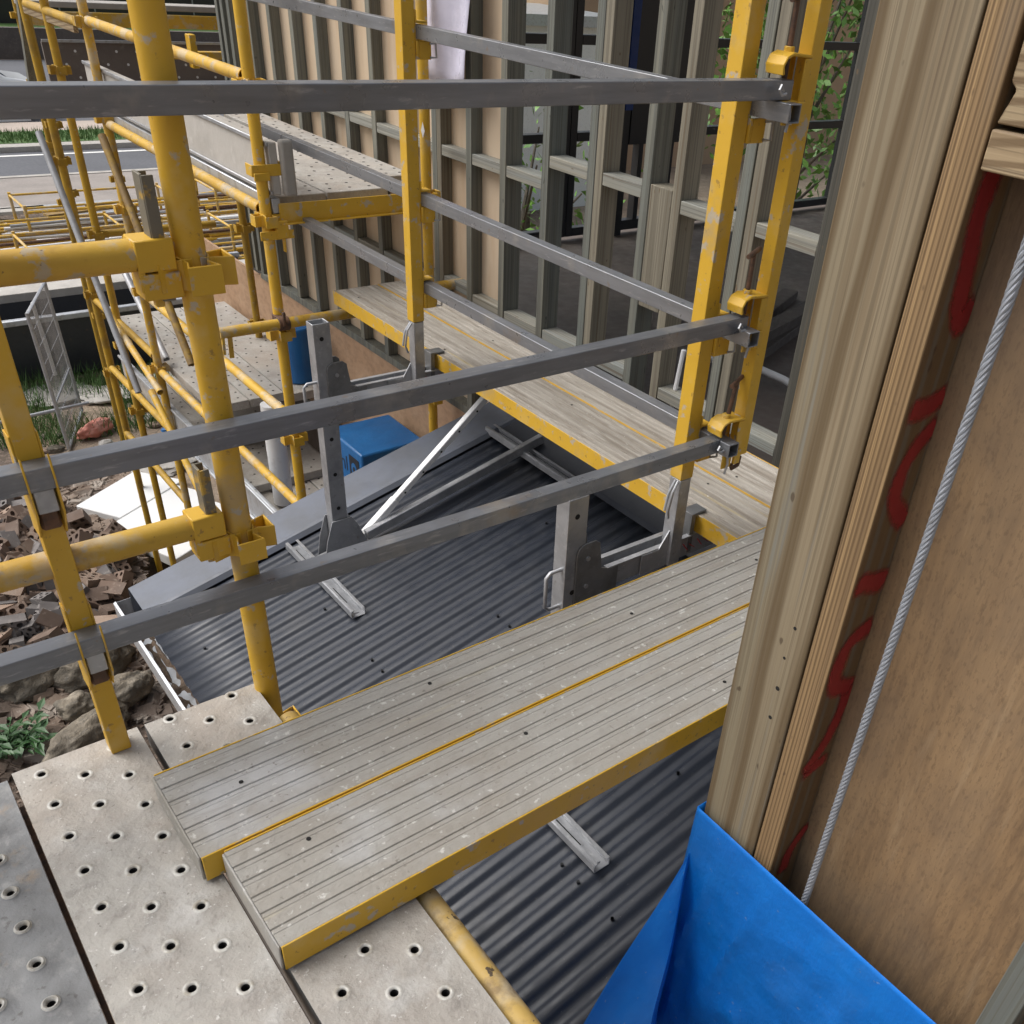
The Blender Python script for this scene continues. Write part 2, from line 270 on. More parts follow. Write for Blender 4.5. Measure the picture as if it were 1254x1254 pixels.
    def grid(s, rows):
        v = [[s.b.verts.new(p) for p in r] for r in rows]
        for i in range(len(v)-1):
            for j in range(len(v[0])-1): s.b.faces.new([v[i][j], v[i][j+1], v[i+1][j+1], v[i+1][j]])
        return s
    def done(s, name, mat, parent=None, bevel=0.0, seg=1, solid=0.0, sub=0, sharp=40, flat=False):
        bmesh.ops.recalc_face_normals(s.b, faces=s.b.faces) if solid == 0 else None
        me = bpy.data.meshes.new(name); org = Vector((0,0,0))
        if parent is not None: org = Vector(ORG.get(parent.name, (0,0,0)))
        if org.length: bmesh.ops.translate(s.b, verts=s.b.verts, vec=-org)
        s.b.to_mesh(me); s.b.free()
        for m in (mat if isinstance(mat, (list, tuple)) else [mat]): me.materials.append(m)
        me.polygons.foreach_set('use_smooth', [not flat]*len(me.polygons))
        if not flat: me.set_sharp_from_angle(angle=R(sharp))
        o = bpy.data.objects.new(name, me); C.objects.link(o)
        if parent is not None:
            o.parent = parent; ORG[o.name] = tuple(org)
        if solid:
            md = o.modifiers.new('thickness', 'SOLIDIFY'); md.thickness = solid; md.offset = 0
        if bevel:
            md = o.modifiers.new('bevel', 'BEVEL'); md.width = bevel; md.segments = seg; md.limit_method = 'ANGLE'; md.angle_limit = R(40); md.harden_normals = False
        if sub:
            md = o.modifiers.new('sub', 'SUBSURF'); md.levels = sub; md.render_levels = sub
        return o
def thing(name, label, cat, loc=(0,0,0), group=None):
    o = bpy.data.objects.new(name, None); o.empty_display_size = .1; C.objects.link(o); o.location = loc
    o['label'] = label; o['category'] = cat
    if group: o['group'] = group
    ORG[o.name] = tuple(loc); return o
def tag(o, label, cat, group=None, kind=None):
    if label: o['label'] = label
    if cat: o['category'] = cat
    if group: o['group'] = group
    if kind: o['kind'] = kind
    return o
def struct(o): o['kind'] = 'structure'; return o
def dup(root, loc, rot=None, label=None, group=None):
    r = root.copy(); C.objects.link(r); r.location = loc
    if rot is not None: r.rotation_euler = rot
    if label: r['label'] = label
    if group: r['group'] = group
    ORG[r.name] = tuple(loc)
    for ch in list(root.children):
        c = ch.copy(); C.objects.link(c); c.parent = r
        for g in ch.children:
            d = g.copy(); C.objects.link(d); d.parent = c
    return r

GZ = -3.6
# ================================================================== SETTING
g = MB(); n = 40
g.grid([[(-150 + 300*i/n, -150 + 300*j/n, GZ) for i in range(n+1)] for j in range(n+1)])
struct(g.done('ground', M_ground))
def strip(name, y0, y1, z, mat, x0=-60, x1=90, h=.0):
    b = MB()
    if h: b.box(x0, x1, y0, y1, z-h, z)
    else: b.face([(x0,y0,z),(x1,y0,z),(x1,y1,z),(x0,y1,z)])
    return struct(b.done(name, mat))
strip('paved_footpath', 21.3, 23.9, GZ+.10, M_pave, h=.1)
strip('near_kerb', 23.9, 24.06, GZ+.115, M_conc, h=.12)
strip('road', 24.06, 27.1, GZ+.004, M_asph)
strip('road_marking', 26.62, 26.76, GZ+.009, M_line)
strip('far_kerb', 27.1, 27.5, GZ+.12, M_conc, h=.12)
strip('verge', 27.5, 29.0, GZ+.13, M_grass, h=.13)
strip('far_footpath', 29.0, 30.3, GZ+.125, M_path, h=.12)
strip('far_car_park', 30.3, 44.0, GZ+.006, M_asph)
strip('far_lawn', 49.5, 56.8, GZ+.05, M_grass, h=.05)
b = MB()
random.seed(3)
for k in range(6000):     # verge grass blades
    x = random.uniform(3, 16); y = random.uniform(27.55, 28.9); h = random.uniform(.06,.16); a = random.uniform(0,6.3)
    z0 = GZ+.13; dx, dy = math.cos(a)*.012, math.sin(a)*.012; lx, ly = random.uniform(-.05,.05), random.uniform(-.05,.05)
    b.face([(x-dx,y-dy,z0),(x+dx,y+dy,z0),(x+lx,y+ly,z0+h)])
tag(b.done('verge_grass', M_grass), 'mown green grass along the far side of the street', None, kind='stuff')

# ================================================================== NEAR FRAMED WALL (right foreground)
XN = 1.08
nw = thing('timber_framed_wall', 'close timber framed wall end with red spray paint and brown plywood lining beside the planks', 'wall', (XN, .6, -1.5))
MB().box(XN, XN+.045, .652, .789, -1.5, 2.3).done('corner_stud', M_t1, nw, bevel=.003, seg=2)
st = MB().box(XN+.001, XN+.0905, .604, .649, -1.5, 2.3).done('edge_stud', M_t2, nw, bevel=.0025, seg=2)
MB().box(XN+.047, XN+.09, .66, .785, -1.5, 2.3).done('backing_stud', M_stud, nw, bevel=.002)
SPN = [0]
def spray(pts, wd):   # soft edged sprayed line lying on the stud's side face
    b = MB(); pts = [Vector((p[0], 0, p[1])) for p in pts]; Q = []
    for i in range(len(pts)-1):
        p0, p1, p2, p3 = pts[max(i-1,0)], pts[i], pts[i+1], pts[min(i+2,len(pts)-1)]
        for k in range(8):
            t = k/8; Q.append(.5*((2*p1)+(p2-p0)*t+(2*p0-5*p1+4*p2-p3)*t*t+(3*p1-p0-3*p2+p3)*t**3))
    Q.append(pts[-1])
    d0 = (Q[0]-Q[1]).normalized(); d1 = (Q[-1]-Q[-2]).normalized()
    Q = [Q[0]+d0*.012, Q[0]+d0*.006] + Q + [Q[-1]+d1*.006, Q[-1]+d1*.012]; N = len(Q); rows = []; fades = []
    for i, q in enumerate(Q):
        d = (Q[min(i+1,N-1)] - Q[max(i-1,0)]).normalized(); nn = Vector((-d.z, 0, d.x))
        e = min(1, i/3, (N-1-i)/3); ww = wd*1.55*(1+.2*noise.noise(q*30))/2; row = []
        for k in range(9):
            u = k/4-1; p = q + nn*ww*u
            row.append((min(max(p.x, XN+.002), XN+.0898), .6036 - .000012*i - .00004*SPN[0], p.z)); fades.append(e*max(0, 1-abs(u)**2.2))
        rows.append(row)
    b.grid(rows); o = b.done('spray_paint_stroke', M_spray, st)
    at = o.data.attributes.new('fade', 'FLOAT', 'POINT'); at.data.foreach_set('value', fades)
    return o
S = [([(1.126,1.19),(1.114,1.117),(1.124,1.058),(1.133,1.006),(1.150,.978),(1.170,1.0)], .034),
     ([(1.096,.865),(1.129,.863),(1.169,.874)], .030), ([(1.172,.83),(1.138,.806),(1.117,.767),(1.122,.718),(1.166,.672)], .030),
     ([(1.09,.583),(1.165,.565)], .034), ([(1.168,.476),(1.115,.457),(1.103,.394),(1.118,.365),(1.163,.347)], .032),
     ([(1.157,.349),(1.155,.294),(1.134,.226),(1.098,.178)], .028), ([(1.098,.168),(1.152,.178)], .026), ([(1.165,-.014),(1.129,-.059),(1.122,-.12)], .026)]
for p, wd in S: spray(p, wd); SPN[0] += 6
MB().box(XN+.0925, XN+.105, -.9, .651, -1.5, 1.205).done('plywood_lining', M_ply, nw)
MB().box(XN, XN+.09, .125, .170, -1.5, 1.163).done('stud', M_stud, nw, bevel=.0025, seg=2)
MB().box(XN, XN+.09, -.325, -.280, -1.5, 2.3).done('stud', M_t1, nw, bevel=.0025, seg=2)
MB().box(XN+.002, XN+.09, -.28, .602, 1.165, 1.2075).done('nogging', M_nogy, nw, bevel=.0025, seg=2)
MB().prism([(XN+.004,.6,1.213),(XN+.004,.588,1.247),(XN+.004,.597,1.254),(XN+.004,.60,1.46),(XN+.004,-.28,1.46),(XN+.004,-.28,1.213)], (.086,0,0)).done('lintel_piece', M_nogy, nw, bevel=.002)
MB().box(XN+.092, XN+.1, -.9, .651, 1.207, 2.3).done('upper_lining', M_ply, nw)

for (yn, zn, rn) in ((.686,.452,.0035),(.692,.385,.003),(.69,.318,.0045),(.69,.25,.004)):
    MB().tube((XN-.0004, yn, zn), (XN+.002, yn, zn), rn, 10).done('nail_hole', M_dark, nw)
# wire rope
rp = MB(); yr, xr = .522, XN+.012
for s_ in range(6):
    rp.path([(xr + .0047*math.cos(z*95 + s_*math.pi/3), yr + .0047*math.sin(z*95 + s_*math.pi/3), z) for z in [(-.3 + 1.9*i/420) for i in range(421)]], .0029, 7)
tag(rp.done('wire_rope', M_rope), 'twisted steel wire rope hanging straight in front of the plywood lining', 'rope')

# blue membrane
mb = thing('blue_membrane', 'bright blue building wrap draped over the foot of the close timber wall', 'wrap', (XN, .79, -.07))
def fold(u, v):
    return .012*math.sin(u*5+v*3) * min(1, v*2) + (.018*noise.noise(Vector((u*3, v*2.2, 1))) + .010*(1-abs(noise.noise(Vector((u*5+v*3, v*2-u*2, 4))))*5 if abs(noise.noise(Vector((u*5+v*3, v*2-u*2, 4)))) < .2 else 0) + .0035*noise.noise(Vector((u*14, v*17, 2)))) * min(1, v*4)
rows = []
for i in range(100):
    v = i/99; row = []
    for j in range(110):
        u = j/109; y = .796 - u*1.25; top = -.072 - .012*math.sin(u*3)
        row.append((XN - .014 - fold(u*2, v) - .03*v, y + .0*v, top - v*1.3))
    rows.append(row)
m_ = MB().grid(rows); m_.done('wall_sheet', M_blue, mb, solid=.0015)
rows = []
for i in range(30):       # side returned round the corner
    v = i/29
    rows.append([(XN - .014 + .1*u - fold(2-u, v)*.5 - .03*v*(1-u), .796 + .004*math.sin(v*9), -.072 - v*1.3) for u in [j/5 for j in range(6)]])
MB().grid(rows).done('corner_return', M_blue, mb, solid=.0015)
top = Vector((XN-.018, .788, -.20)); rows = []
prof = [(.775,.764), (.80,.748), (.84,.712), (.875,.688), (.903,.668), (.908,.676), (.925,.702), (.95,.725), (.962,.715), (.985,.722), (1.03,.772), (1.062,.79)]
for i in range(26):
    v = i/25*1.7
    rows.append([(top.x + (px-top.x)*v + .006*math.sin(v*7+k), top.y + (py-top.y)*v, top.z - .35*v - .012*math.sin(k*1.3)*v) for k, (px, py) in enumerate(prof)])
MB().grid(rows).done('loose_flap', M_blue, mb, solid=.0015, sub=1)

# ================================================================== MAIN STUD WALL
XW = 2.5
mw = thing('stud_wall', 'long grey green timber stud wall with nogging rows standing behind the far walkway', 'wall', (XW, 3.5, GZ))
ys = [6.545 - .295*i for i in range(10)]      # lined part, 6.545..3.89
YS = ys + [3.62, 3.316, 3.02, 2.70, 2.22, 1.5, 1.2, .92]
MB().box(XW, XW+.09, 1.815, 1.86, -.68, 2.65).done('shaded_stud', M_shadestud, mw, bevel=.002)
for y in YS:
    MB().box(XW, XW+.09, y-.045, y, -.68, 2.65).done('stud', M_stud, mw, bevel=.002)
for y in (2.974, 2.535, 2.17, 4.15):
    MB().box(XW+.0015, XW+.09, y-.045, y, -.68, 2.65).done('stud', M_studfr, mw, bevel=.002)
MB().box(XW+.002, XW+.088, 2.538, 2.653, .22, .66).done('block', M_studfr, mw, bevel=.002)
def nog(y0, y1, z, m=M_nogg): MB().box(XW+.003, XW+.088, y0+.0015, y1-.0015, z-.045, z).done('nogging', m, mw, bevel=.002)
allb = sorted(YS + [1.86, 2.974, 2.535, 2.17, 4.15], reverse=True)
for i in range(len(allb)-1):
    y1, y0 = allb[i]-.045, allb[i+1]
    if y1 - y0 < .06 or abs(y0-2.535) < .01: continue
    z = .545 if y0 > 3.25 else .64
    z += random.uniform(-.008, .008)
    nog(y0, y1, z)
    nog(y0, y1, (-.062 if y0 < 4.1 else -.08) + random.uniform(-.02,.02))
MB().box(XW+.060, XW+.084, 3.58, 6.70, -.679, 2.649).done('lining_sheet', M_pinkply, mw)
MB().box(XW-.002, XW+.092, .875, 6.56, -.725, -.682).done('bottom_plate', M_stud, mw, bevel=.002)
MB().box(XW-.002, XW+.092, .875, 6.56, 2.652, 2.70).done('top_plate', M_stud, mw, bevel=.002)
MB().box(XW+.01, XW+.03, .8, 7.9, -1.42, -.727).done('rim_sheet', M_lowply, mw)
MB().box(XW, XW+.09, .8, 7.9, -1.47, -1.422).done('lower_plate', M_stud, mw, bevel=.002)
MB().box(XW+.02, XW+.09, .8, 7.9, GZ, -1.472).done('lower_wall', M_hoard, mw)
# end studs of the wall seen at its far end
for y in (6.62, 6.70):
    MB().box(XW-.01, XW+.09, y-.04, y, -.68, 2.65).done('stud', M_stud, mw, bevel=.002)
# interior
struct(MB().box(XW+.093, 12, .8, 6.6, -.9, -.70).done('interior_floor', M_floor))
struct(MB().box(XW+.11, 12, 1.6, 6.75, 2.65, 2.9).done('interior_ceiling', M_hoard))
ww = thing('window_wall', 'row of black framed windows across the far side of the dark room', 'windows', (6, 6.45, -.7))
for x0, x1 in ((2.7, 3.9), (3.9, 5.12), (5.12, 5.66), (6.52, 7.1), (7.1, 7.95), (7.95, 8.75), (8.75, 9.9), (9.9, 11.5)):
    f = MB()
    f.box(x0, x0+.07, 6.42, 6.50, -.66, 2.64); f.box(x1-.075, x1-.003, 6.42, 6.50, -.66, 2.64)
    for z in (-.66, .07, .74, 1.55, 2.57): f.box(x0+.071, x1-.076, 6.42, 6.50, z, z+.065)
    if x1 - x0 > .9: f.box((x0+x1)/2-.02, (x0+x1)/2+.02, 6.43, 6.49, -.594, .069)
    fr = f.done('window_frame', M_black, ww, bevel=.003)
    MB().box(x0+.071, x1-.076, 6.455, 6.461, -.594, 2.569).done('pane', M_glass, fr)
MB().box(5.74, 6.5, 6.40, 6.50, .03, 1.94).done('dark_panel', M_black, ww)
MB().box(5.66, 5.738, 6.39, 6.51, .29, 1.94).done('blue_post', M_cobalt, ww)
MB().box(5.66, 5.738, 6.41, 6.50, -.7, .289).done('lower_post', M_black, ww)
f = MB(); f.box(5.74, 6.5, 6.42, 6.5, -.66, -.58)
for x in (5.9, 6.08, 6.26, 6.46): f.box(x-.025, x+.025, 6.42, 6.5, -.579, .029)
f.done('lower_frame', M_black, ww)
# floor clutter
for i, (x, y, a, l, z) in enumerate(((4.75, 3.75, .35, 1.5, -.665), (4.95, 3.85, .28, 1.3, -.60), (5.2, 4.2, .4, 1.2, -.665))):
    d = Vector((math.cos(a), math.sin(a), 0))*l/2; c = Vector((x, y, z))
    tag(MB().beam(c-d, c+d, .12, .07).done('dark_beam', M_hoard, bevel=.004), 'dark timber beam lying in the small stack on the room floor', 'beam', 'dark beams on the room floor')
tag(MB().path([(4.1,3.9,-.66),(4.19,3.62,-.645),(4.23,3.4,-.61),(4.255,3.2,-.62),(4.28,3.0,-.66)], .022, 10).done('conduit_pipe', M_pipe), 'white conduit pipe lying curved across the dark room floor', 'pipe')
tag(MB().path([(XW+.05, 2.50-.03, -.69), (XW+.05, 2.44, -.1), (XW+.06, 2.43, .1)], .009, 8).path([(XW+.08, 2.46, -.69), (XW+.08, 2.40, -.1), (XW+.09, 2.37, .1)], .009, 8).done('electrical_cable', M_pipe),
    'pair of thin white cables rising beside a stud', 'cable')
b = MB(); pl = []
b.grid([[(XW-.05 + .02*math.sin(j*.9+i*.4), 4.18 - .40*j/8 + .012*i*.1, 1.42 - .62*i/10 + .02*math.sin(j*1.1)*(i/10)) for j in range(9)] for i in range(11)])
ps = thing('plastic_sheet', 'creased lavender plastic notice sheet hanging on the stud wall behind the yellow post', 'notice', (XW-.05, 4.0, 1.0))
sh = b.done('sheet', M_plastic, ps, solid=.002)

# ================================================================== LEAN-TO ROOF
TN = math.tan(R(14)); zr = lambda x: -.792 + (x-1.34)*TN
rf = thing('lean_to_roof', 'dark grey corrugated steel lean-to roof below the walkways', 'roof', (1.3, 1.5, -2.6))
def rprof(y):
    c = math.cos(2*math.pi*y/.0762); return .0062*math.tanh(1.8*c)/.947
prof = []
y = -.9
while y < 3.33:
    prof.append((y, rprof(y))); y += .0762/16
rows = []
for i in range(9):
    x = .60 + (2.36-.60)*i/8
    rows.append([(x, py, zr(x)+pz) for py, pz in prof])
MB().grid(rows).done('corrugated_sheet', M_roof, rf, solid=.0012, sharp=60)
c = MB()     # barge capping
x0, x1 = .612, 2.47
for (ya, za), (yb, zb) in zip([(3.30,.012),(3.315,.030),(3.33,.034),(3.525,.036),(3.53,.030)], [(3.315,.030),(3.33,.034),(3.525,.036),(3.53,.030),(3.532,-.16)]):
    c.face([(x0,ya,zr(x0)+za),(x1,ya,zr(x1)+za),(x1,yb,zr(x1)+zb),(x0,yb,zr(x0)+zb)])
c.done('barge_cap', M_roofsky, rf, solid=.0015, flat=True)
a = MB()
for (xa, za), (xb, zb) in zip([(2.30, .013),(2.32,.022),(2.475,.024+.01),], [(2.32,.022),(2.475,.034),(2.477,.34)]):
    a.face([(xa,-.9,zr(2.32)+za + (xa-2.32)*TN),(xb,-.9,zr(2.32)+zb+(xb-2.32)*TN),(xb,3.30,zr(2.32)+zb+(xb-2.32)*TN),(xa,3.30,zr(2.32)+za+(xa-2.32)*TN)])
a.done('apron_flashing', M_roof, rf, solid=.0015, flat=True)
gt = MB(); zg = zr(.62)-.02
gp = [(.648,zg+.0),(.646,zg-.09),(.56,zg-.095),(.548,zg-.085),(.546,zg-.005),(.556,zg+.0)]
for (xa,za),(xb,zb) in zip(gp, gp[1:]): gt.face([(xa,-.9,za),(xb,-.9,zb),(xb,3.54,zb),(xa,3.54,za)])
gt.face([(.646,3.54,zg),(.646,3.54,zg-.09),(.56,3.54,zg-.095),(.546,3.54,zg-.005)])
go = gt.done('gutter', M_gut, rf, solid=.0015, flat=True)
b = MB(); b.grid([[(.56+.085*j/6, -.9 + 4.42*i/160, zg-.088 + .040*noise.noise(Vector((j*.9, i*.35, 2))) + .018*noise.noise(Vector((j*.5, i*.9, 5)))) for j in range(7)] for i in range(161)])
b.done('debris', M_mud, go)
b = MB()
for k in range(120):
    x = random.choice((.72, 1.15, 1.6, 2.05)) ; yk = random.randint(-10, 43)*.0762
    b.tube((x, yk, zr(x)+.008), (x, yk, zr(x)+.0165), .005, 8)
b.done('roof_screw', M_black, rf)['kind'] = 'stuff'
MB().box(.655, .69, -.9, 3.50, zr(.66)-.18, zr(.66)-.016).done('fascia', M_black, rf)
MB().box(.70, 2.49, 3.42, 3.50, -2.6, -1.01).done('end_wall', M_hoard, rf)
MB().box(.70, .78, -.9, 3.415, -3.6, -1.02).done('front_wall', M_hoard, rf)

# ================================================================== SCAFFOLD PARTS
RT = .0242
def vplate(b, cx, cy, z, ang, s=1.0):      # V-pressing: bent plate loop welded to a standard
    ca, sa = math.cos(ang), math.sin(ang)
    def P(u, v, zz): return (cx + ca*u - sa*v, cy + sa*u + ca*v, zz)
    h = .045*s; t = .0035
    outl = [(.006,.0265),(.030,.017),(.060,.026),(.060,-.026),(.030,-.017),(.006,-.0265)]
    inn = [(.006,.0232),(.031,.0137),(.0565,.0222),(.0565,-.0222),(.031,-.0137),(.006,-.0232)]
    for i in range(5):
        o0, o1, i0, i1 = outl[i], outl[i+1], inn[i], inn[i+1]
        fl = lambda k: h/2 + (.004 if k in (0, 5) else 0)
        a0, a1 = fl(i), fl(i+1)
        q = [P(*o0,z-a0),P(*o1,z-a1),P(*o1,z+a1),P(*o0,z+a0),P(*i0,z-a0),P(*i1,z-a1),P(*i1,z+a1),P(*i0,z+a0)]
        v = [b.b.verts.new(p) for p in q]
        for f in ((0,1,2,3),(5,4,7,6),(3,2,6,7),(1,0,4,5)): b.b.faces.new([v[k] for k in f])
        if i == 0: b.b.faces.new([v[k] for k in (0,3,7,4)])
        if i == 4: b.b.faces.new([v[k] for k in (1,5,6,2)])
def standard(x, y, z0, z1, cups, label, mat=M_yel, seg=28, angs=(0, math.pi/2, math.pi, 3*math.pi/2), group=None):
    t = thing('scaffold_standard', label, 'scaffold post', (x, y, z0), group)
    MB().tube((x,y,z0),(x,y,z1), RT, seg, hollow=.004).done('tube', mat, t)
    for z in cups:
        b = MB()
        for a in angs: vplate(b, x, y, z, a)
        b.done('clip', mat, t, bevel=.0012)
    return t
def fork(b, x, y, z, dx, dy, wd=.05, dz=.0, s=1.0):   # C-shaped ledger end: box with top plate round the clip
    d = Vector((dx, dy, 0)); p = Vector((x, y, z))
    b.beam(p, p + d*.058*s, wd, .047*s); b.beam(p + Vector((0,0,-.047*s)) + d*.002, p + Vector((0,0,-.047*s)) + d*.062*s, wd*.94, .040*s)
    b.beam(p + Vector((0,0,-.03*s)), p + Vector((0,0,-.03*s)) + d*.010, wd*.9, .05*s)
    b.beam(p + Vector((0,0,-.072*s)) + d*.02, p + Vector((0,0,-.072*s)) + d*.034, .016, .022)
def wedge(b, x, y, z, dx, dy, up=.085):
    s = Vector((-dy, dx, 0)); p = Vector((x, y, z))
    # folded channel wedge
    b.beam(p + Vector((0,0,-.10)), p + Vector((0,0,up)), .032, .005, up=(dx,dy,0))
    for k in (-1, 1):
        b.beam(p + s*.0155*k + Vector((dx*.008,dy*.008,-.10)), p + s*.0155*k + Vector((dx*.008,dy*.008,up*.98)), .004, .018, up=(dx,dy,0))
def ledger(p0, p1, label, cat='scaffold ledger', mat=M_yelworn, ends=True, name='scaffold_ledger', wed=True, seg=24, group=None):
    p0, p1 = Vector(p0), Vector(p1); d = (p1-p0).normalized()
    t = thing(name, label, cat, tuple((p0+p1)/2), group)
    MB().tube(p0, p1, RT, seg, hollow=.004).done('tube', mat, t)
    if ends:
        for p, s_ in ((p0, -1), (p1, 1)):
            b = MB(); q = p - d*s_*.01; fork(b, q.x, q.y, q.z+.002, d.x*s_, d.y*s_); b.done('end_fork', M_yel, t, bevel=.002)
            if wed:
                b = MB(); q = p + d*s_*.022; wedge(b, q.x, q.y, q.z+.03, d.x*s_, d.y*s_); b.done('wedge', M_wedge, t, bevel=.0008)
    return t

# near standard and its transoms
standard(.483, 1.553, GZ, 2.05, (1.38, .872, .372, -.128, -.63), 'thick yellow scaffold standard rising close beside the perforated boards', seg=40)
ledger((-1.2, 1.553, .905), (.405, 1.553, .905), 'worn yellow transom tube running left at chest height from the close standard', 'scaffold transom', name='scaffold_transom', seg=40)
ledger((-1.2, 1.553, .423), (.405, 1.553, .423), 'worn yellow transom tube running left at knee height from the close standard', 'scaffold transom', name='scaffold_transom', seg=40)
ledger((.487, -1.2, -.034), (.487, 1.46, -.034), 'chipped yellow tube along the right edge of the perforated boards', mat=M_oldtube, ends=False, seg=40)

# ------------- boards
def ribbed(ax, a0, a1, b0, wd, ztop, label, mat, th=.058, ribs=6, edge=M_yel, group=None):
    t = thing('scaffold_board', label, 'scaffold board', ((a0, b0, ztop) if ax == 'x' else (b0, a0, ztop)), group)
    pr = [(.003,-.006),(.004,0)]
    rw = (wd-.008)/ribs
    for i in range(ribs):
        s0 = .004 + i*rw
        pr += [(s0+.001,0),(s0+rw*.60,0.0),(s0+rw*.63,-.0009),(s0+rw*.70,-.0009),(s0+rw*.73,0),(s0+rw-.0045,0)]
        if i < ribs-1: pr += [(s0+rw-.0028,-.0026),(s0+rw-.0006,-.0026)]
    pr += [(wd-.004,0),(wd-.003,-.006)]
    q = lambda a, b_, z: (a, b0+b_, ztop+z) if ax == 'x' else (b0+b_, a, ztop+z)
    N = 12
    MB().grid([[q(a0+.004+(a1-a0-.008)*k/N, b_, z) for b_, z in pr] for k in range(N+1)]).done('deck', mat, t, sharp=20)
    for s0 in (0, wd-.0031):
        m_ = MB(); A = q(a0+.005, s0, -th); B = q(a1-.005, s0+.0031, .0015)
        m_.box(min(A[0],B[0]),max(A[0],B[0]),min(A[1],B[1]),max(A[1],B[1]),A[2],B[2]).done('side_rail', edge, t, bevel=.001)
    for s0, s1 in ((a0, a0+.0045), (a1-.0045, a1)):
        m_ = MB(); A = q(s0, .0035, -th+.002); B = q(s1, wd-.0035, -.0005)
        m_.box(min(A[0],B[0]),max(A[0],B[0]),min(A[1],B[1]),max(A[1],B[1]),A[2],B[2]).done('end_cap', mat, t, bevel=.0015)
    m_ = MB(); A = q(a0+.01, .01, -th+.004); B = q(a1-.01, wd-.01, -th+.007)
    m_.box(min(A[0],B[0]),max(A[0],B[0]),min(A[1],B[1]),max(A[1],B[1]),A[2],B[2]).done('underside', M_galvd, t)
    for k in range(5):
        aa = a0 + .12 + (a1-a0-.24)*k/4 + random.uniform(-.05,.05); bb = wd*random.choice((.25,.55,.75)); p = Vector(q(aa, bb, .0008))
        MB().tube(p, p+Vector((0,0,.0006)), .0042, 12).done('drain_hole', M_dark, t)
    return t
ribbed('x', .190, 2.30, 1.121, .234, .0645, 'grey ribbed steel plank of the near walkway, farther from the camera', M_deckx)
ribbed('x', .225, 2.30, .887, .230, .0640, 'grey ribbed steel plank of the near walkway, nearest its yellow front edge', M_deckx)
ribbed('y', .85, 3.955, 1.826, .226, -.001, 'weathered ribbed plank of the far walkway with the yellow outer edge', M_farx, ribs=8)
ribbed('y', .85, 3.965, 2.057, .226, -.002, 'weathered ribbed plank of the far walkway on the stud wall side', M_farx, ribs=8)

def perf(x0, x1, y0, y1, z, label, mat, xc, pitch, yst, th=.057, raised=.0025, rh=.0066):
    t = thing('perforated_board', label, 'scaffold board', (x0, y1, z)); b = MB(); bm = b.b
    xs = [x0] + [(xc[i]+xc[i+1])/2 for i in range(len(xc)-1)] + [x1]
    NS = 16
    for ci, cx in enumerate(xc):
        off = pitch/2 if ci % 2 else 0
        cent = []; yy = yst - off
        while yy > y0 + .05: cent.append(yy); yy -= pitch
        ycuts = [y1 ] + [(cent[i]+cent[i+1])/2 for i in range(len(cent)-1)] + [y0]
        xa, xb = xs[ci], xs[ci+1]
        for k, cy in enumerate(cent):
            ya, yb = ycuts[k+1], ycuts[k]
            rings = []
            def sq(an):
                c_, s_ = math.cos(an), math.sin(an)
                tx = ((xb-cx) if c_ > 0 else (cx-xa))/max(abs(c_),1e-6); ty = ((yb-cy) if s_ > 0 else (cy-ya))/max(abs(s_),1e-6)
                tt = min(tx, ty); return (cx+c_*tt, cy+s_*tt, z)
            A = []
            corners = [math.atan2(yy2-cy, xx2-cx) % (2*math.pi) for xx2 in (xa,xb) for yy2 in (ya,yb)]
            A = sorted(set([round(2*math.pi*i/NS,5) for i in range(NS)] + [round(v,5) for v in corners]))
            rings.append([bm.verts.new(sq(an)) for an in A])
            for rr, zz in ((.0165,0),(.0135,raised*.5),(.0105,raised),(rh+.001,raised*.6),(rh,-.001),(rh-.0006,-.016)):
                rings.append([bm.verts.new((cx+rr*math.cos(an), cy+rr*math.sin(an), z+zz)) for an in A])
            for r_ in range(len(rings)-1):
                for i in range(len(A)):
                    j = (i+1) % len(A); fc = bm.faces.new([rings[r_][i], rings[r_][j], rings[r_+1][j], rings[r_+1][i]]); fc.material_index = 2 if r_ >= 5 else (1 if 2 <= r_ <= 4 else 0)
    bmesh.ops.remove_doubles(bm, verts=bm.verts, dist=1e-5)
    b.done('deck', [mat, M_ring, M_dark], t, sharp=50)  # inner hole walls coloured near black to paint in their shade
    s = MB()
    for xx in (x0, x1-.003): s.box(xx, xx+.003, y0, y1-.0005, z-th, z-.0008)
    s.done('side_rail', M_galvd, t)
    MB().box(x0+.0035, x1-.0035, y1-.003, y1, z-th, z-.0008).done('end_cap', mat, t)
    MB().box(x0+.005, x1-.005, y0, y1-.005, z-th, z-th+.003).done('underside', M_dark, t)
    MB().box(x1+.0005, x1+.009, y0, y1-.03, z-th+.004, z-th+.010).done('gap_shade_strip', M_rust, t)  # strip added to darken the gap beside the board
    return t
perf(-.245, -.014, -1.3, 1.562, -.0015, 'dark grey dimpled steel board at the lower left picture corner', M_perfd, (-.195, -.132, -.069), .0815, 1.37+.0815*2, raised=.006, rh=.0062)
perf(-.004, .222, -1.3, 1.574, 0, 'pale perforated steel board with the yellow guard post standing on its end', M_perf, (.040, .104, .169), .0915, 1.541)
perf(.236, .463, -1.3, 1.574, -.001, 'pale perforated steel board running under the ends of the ribbed planks', M_perf, (.283, .347, .411), .0945, 1.561)

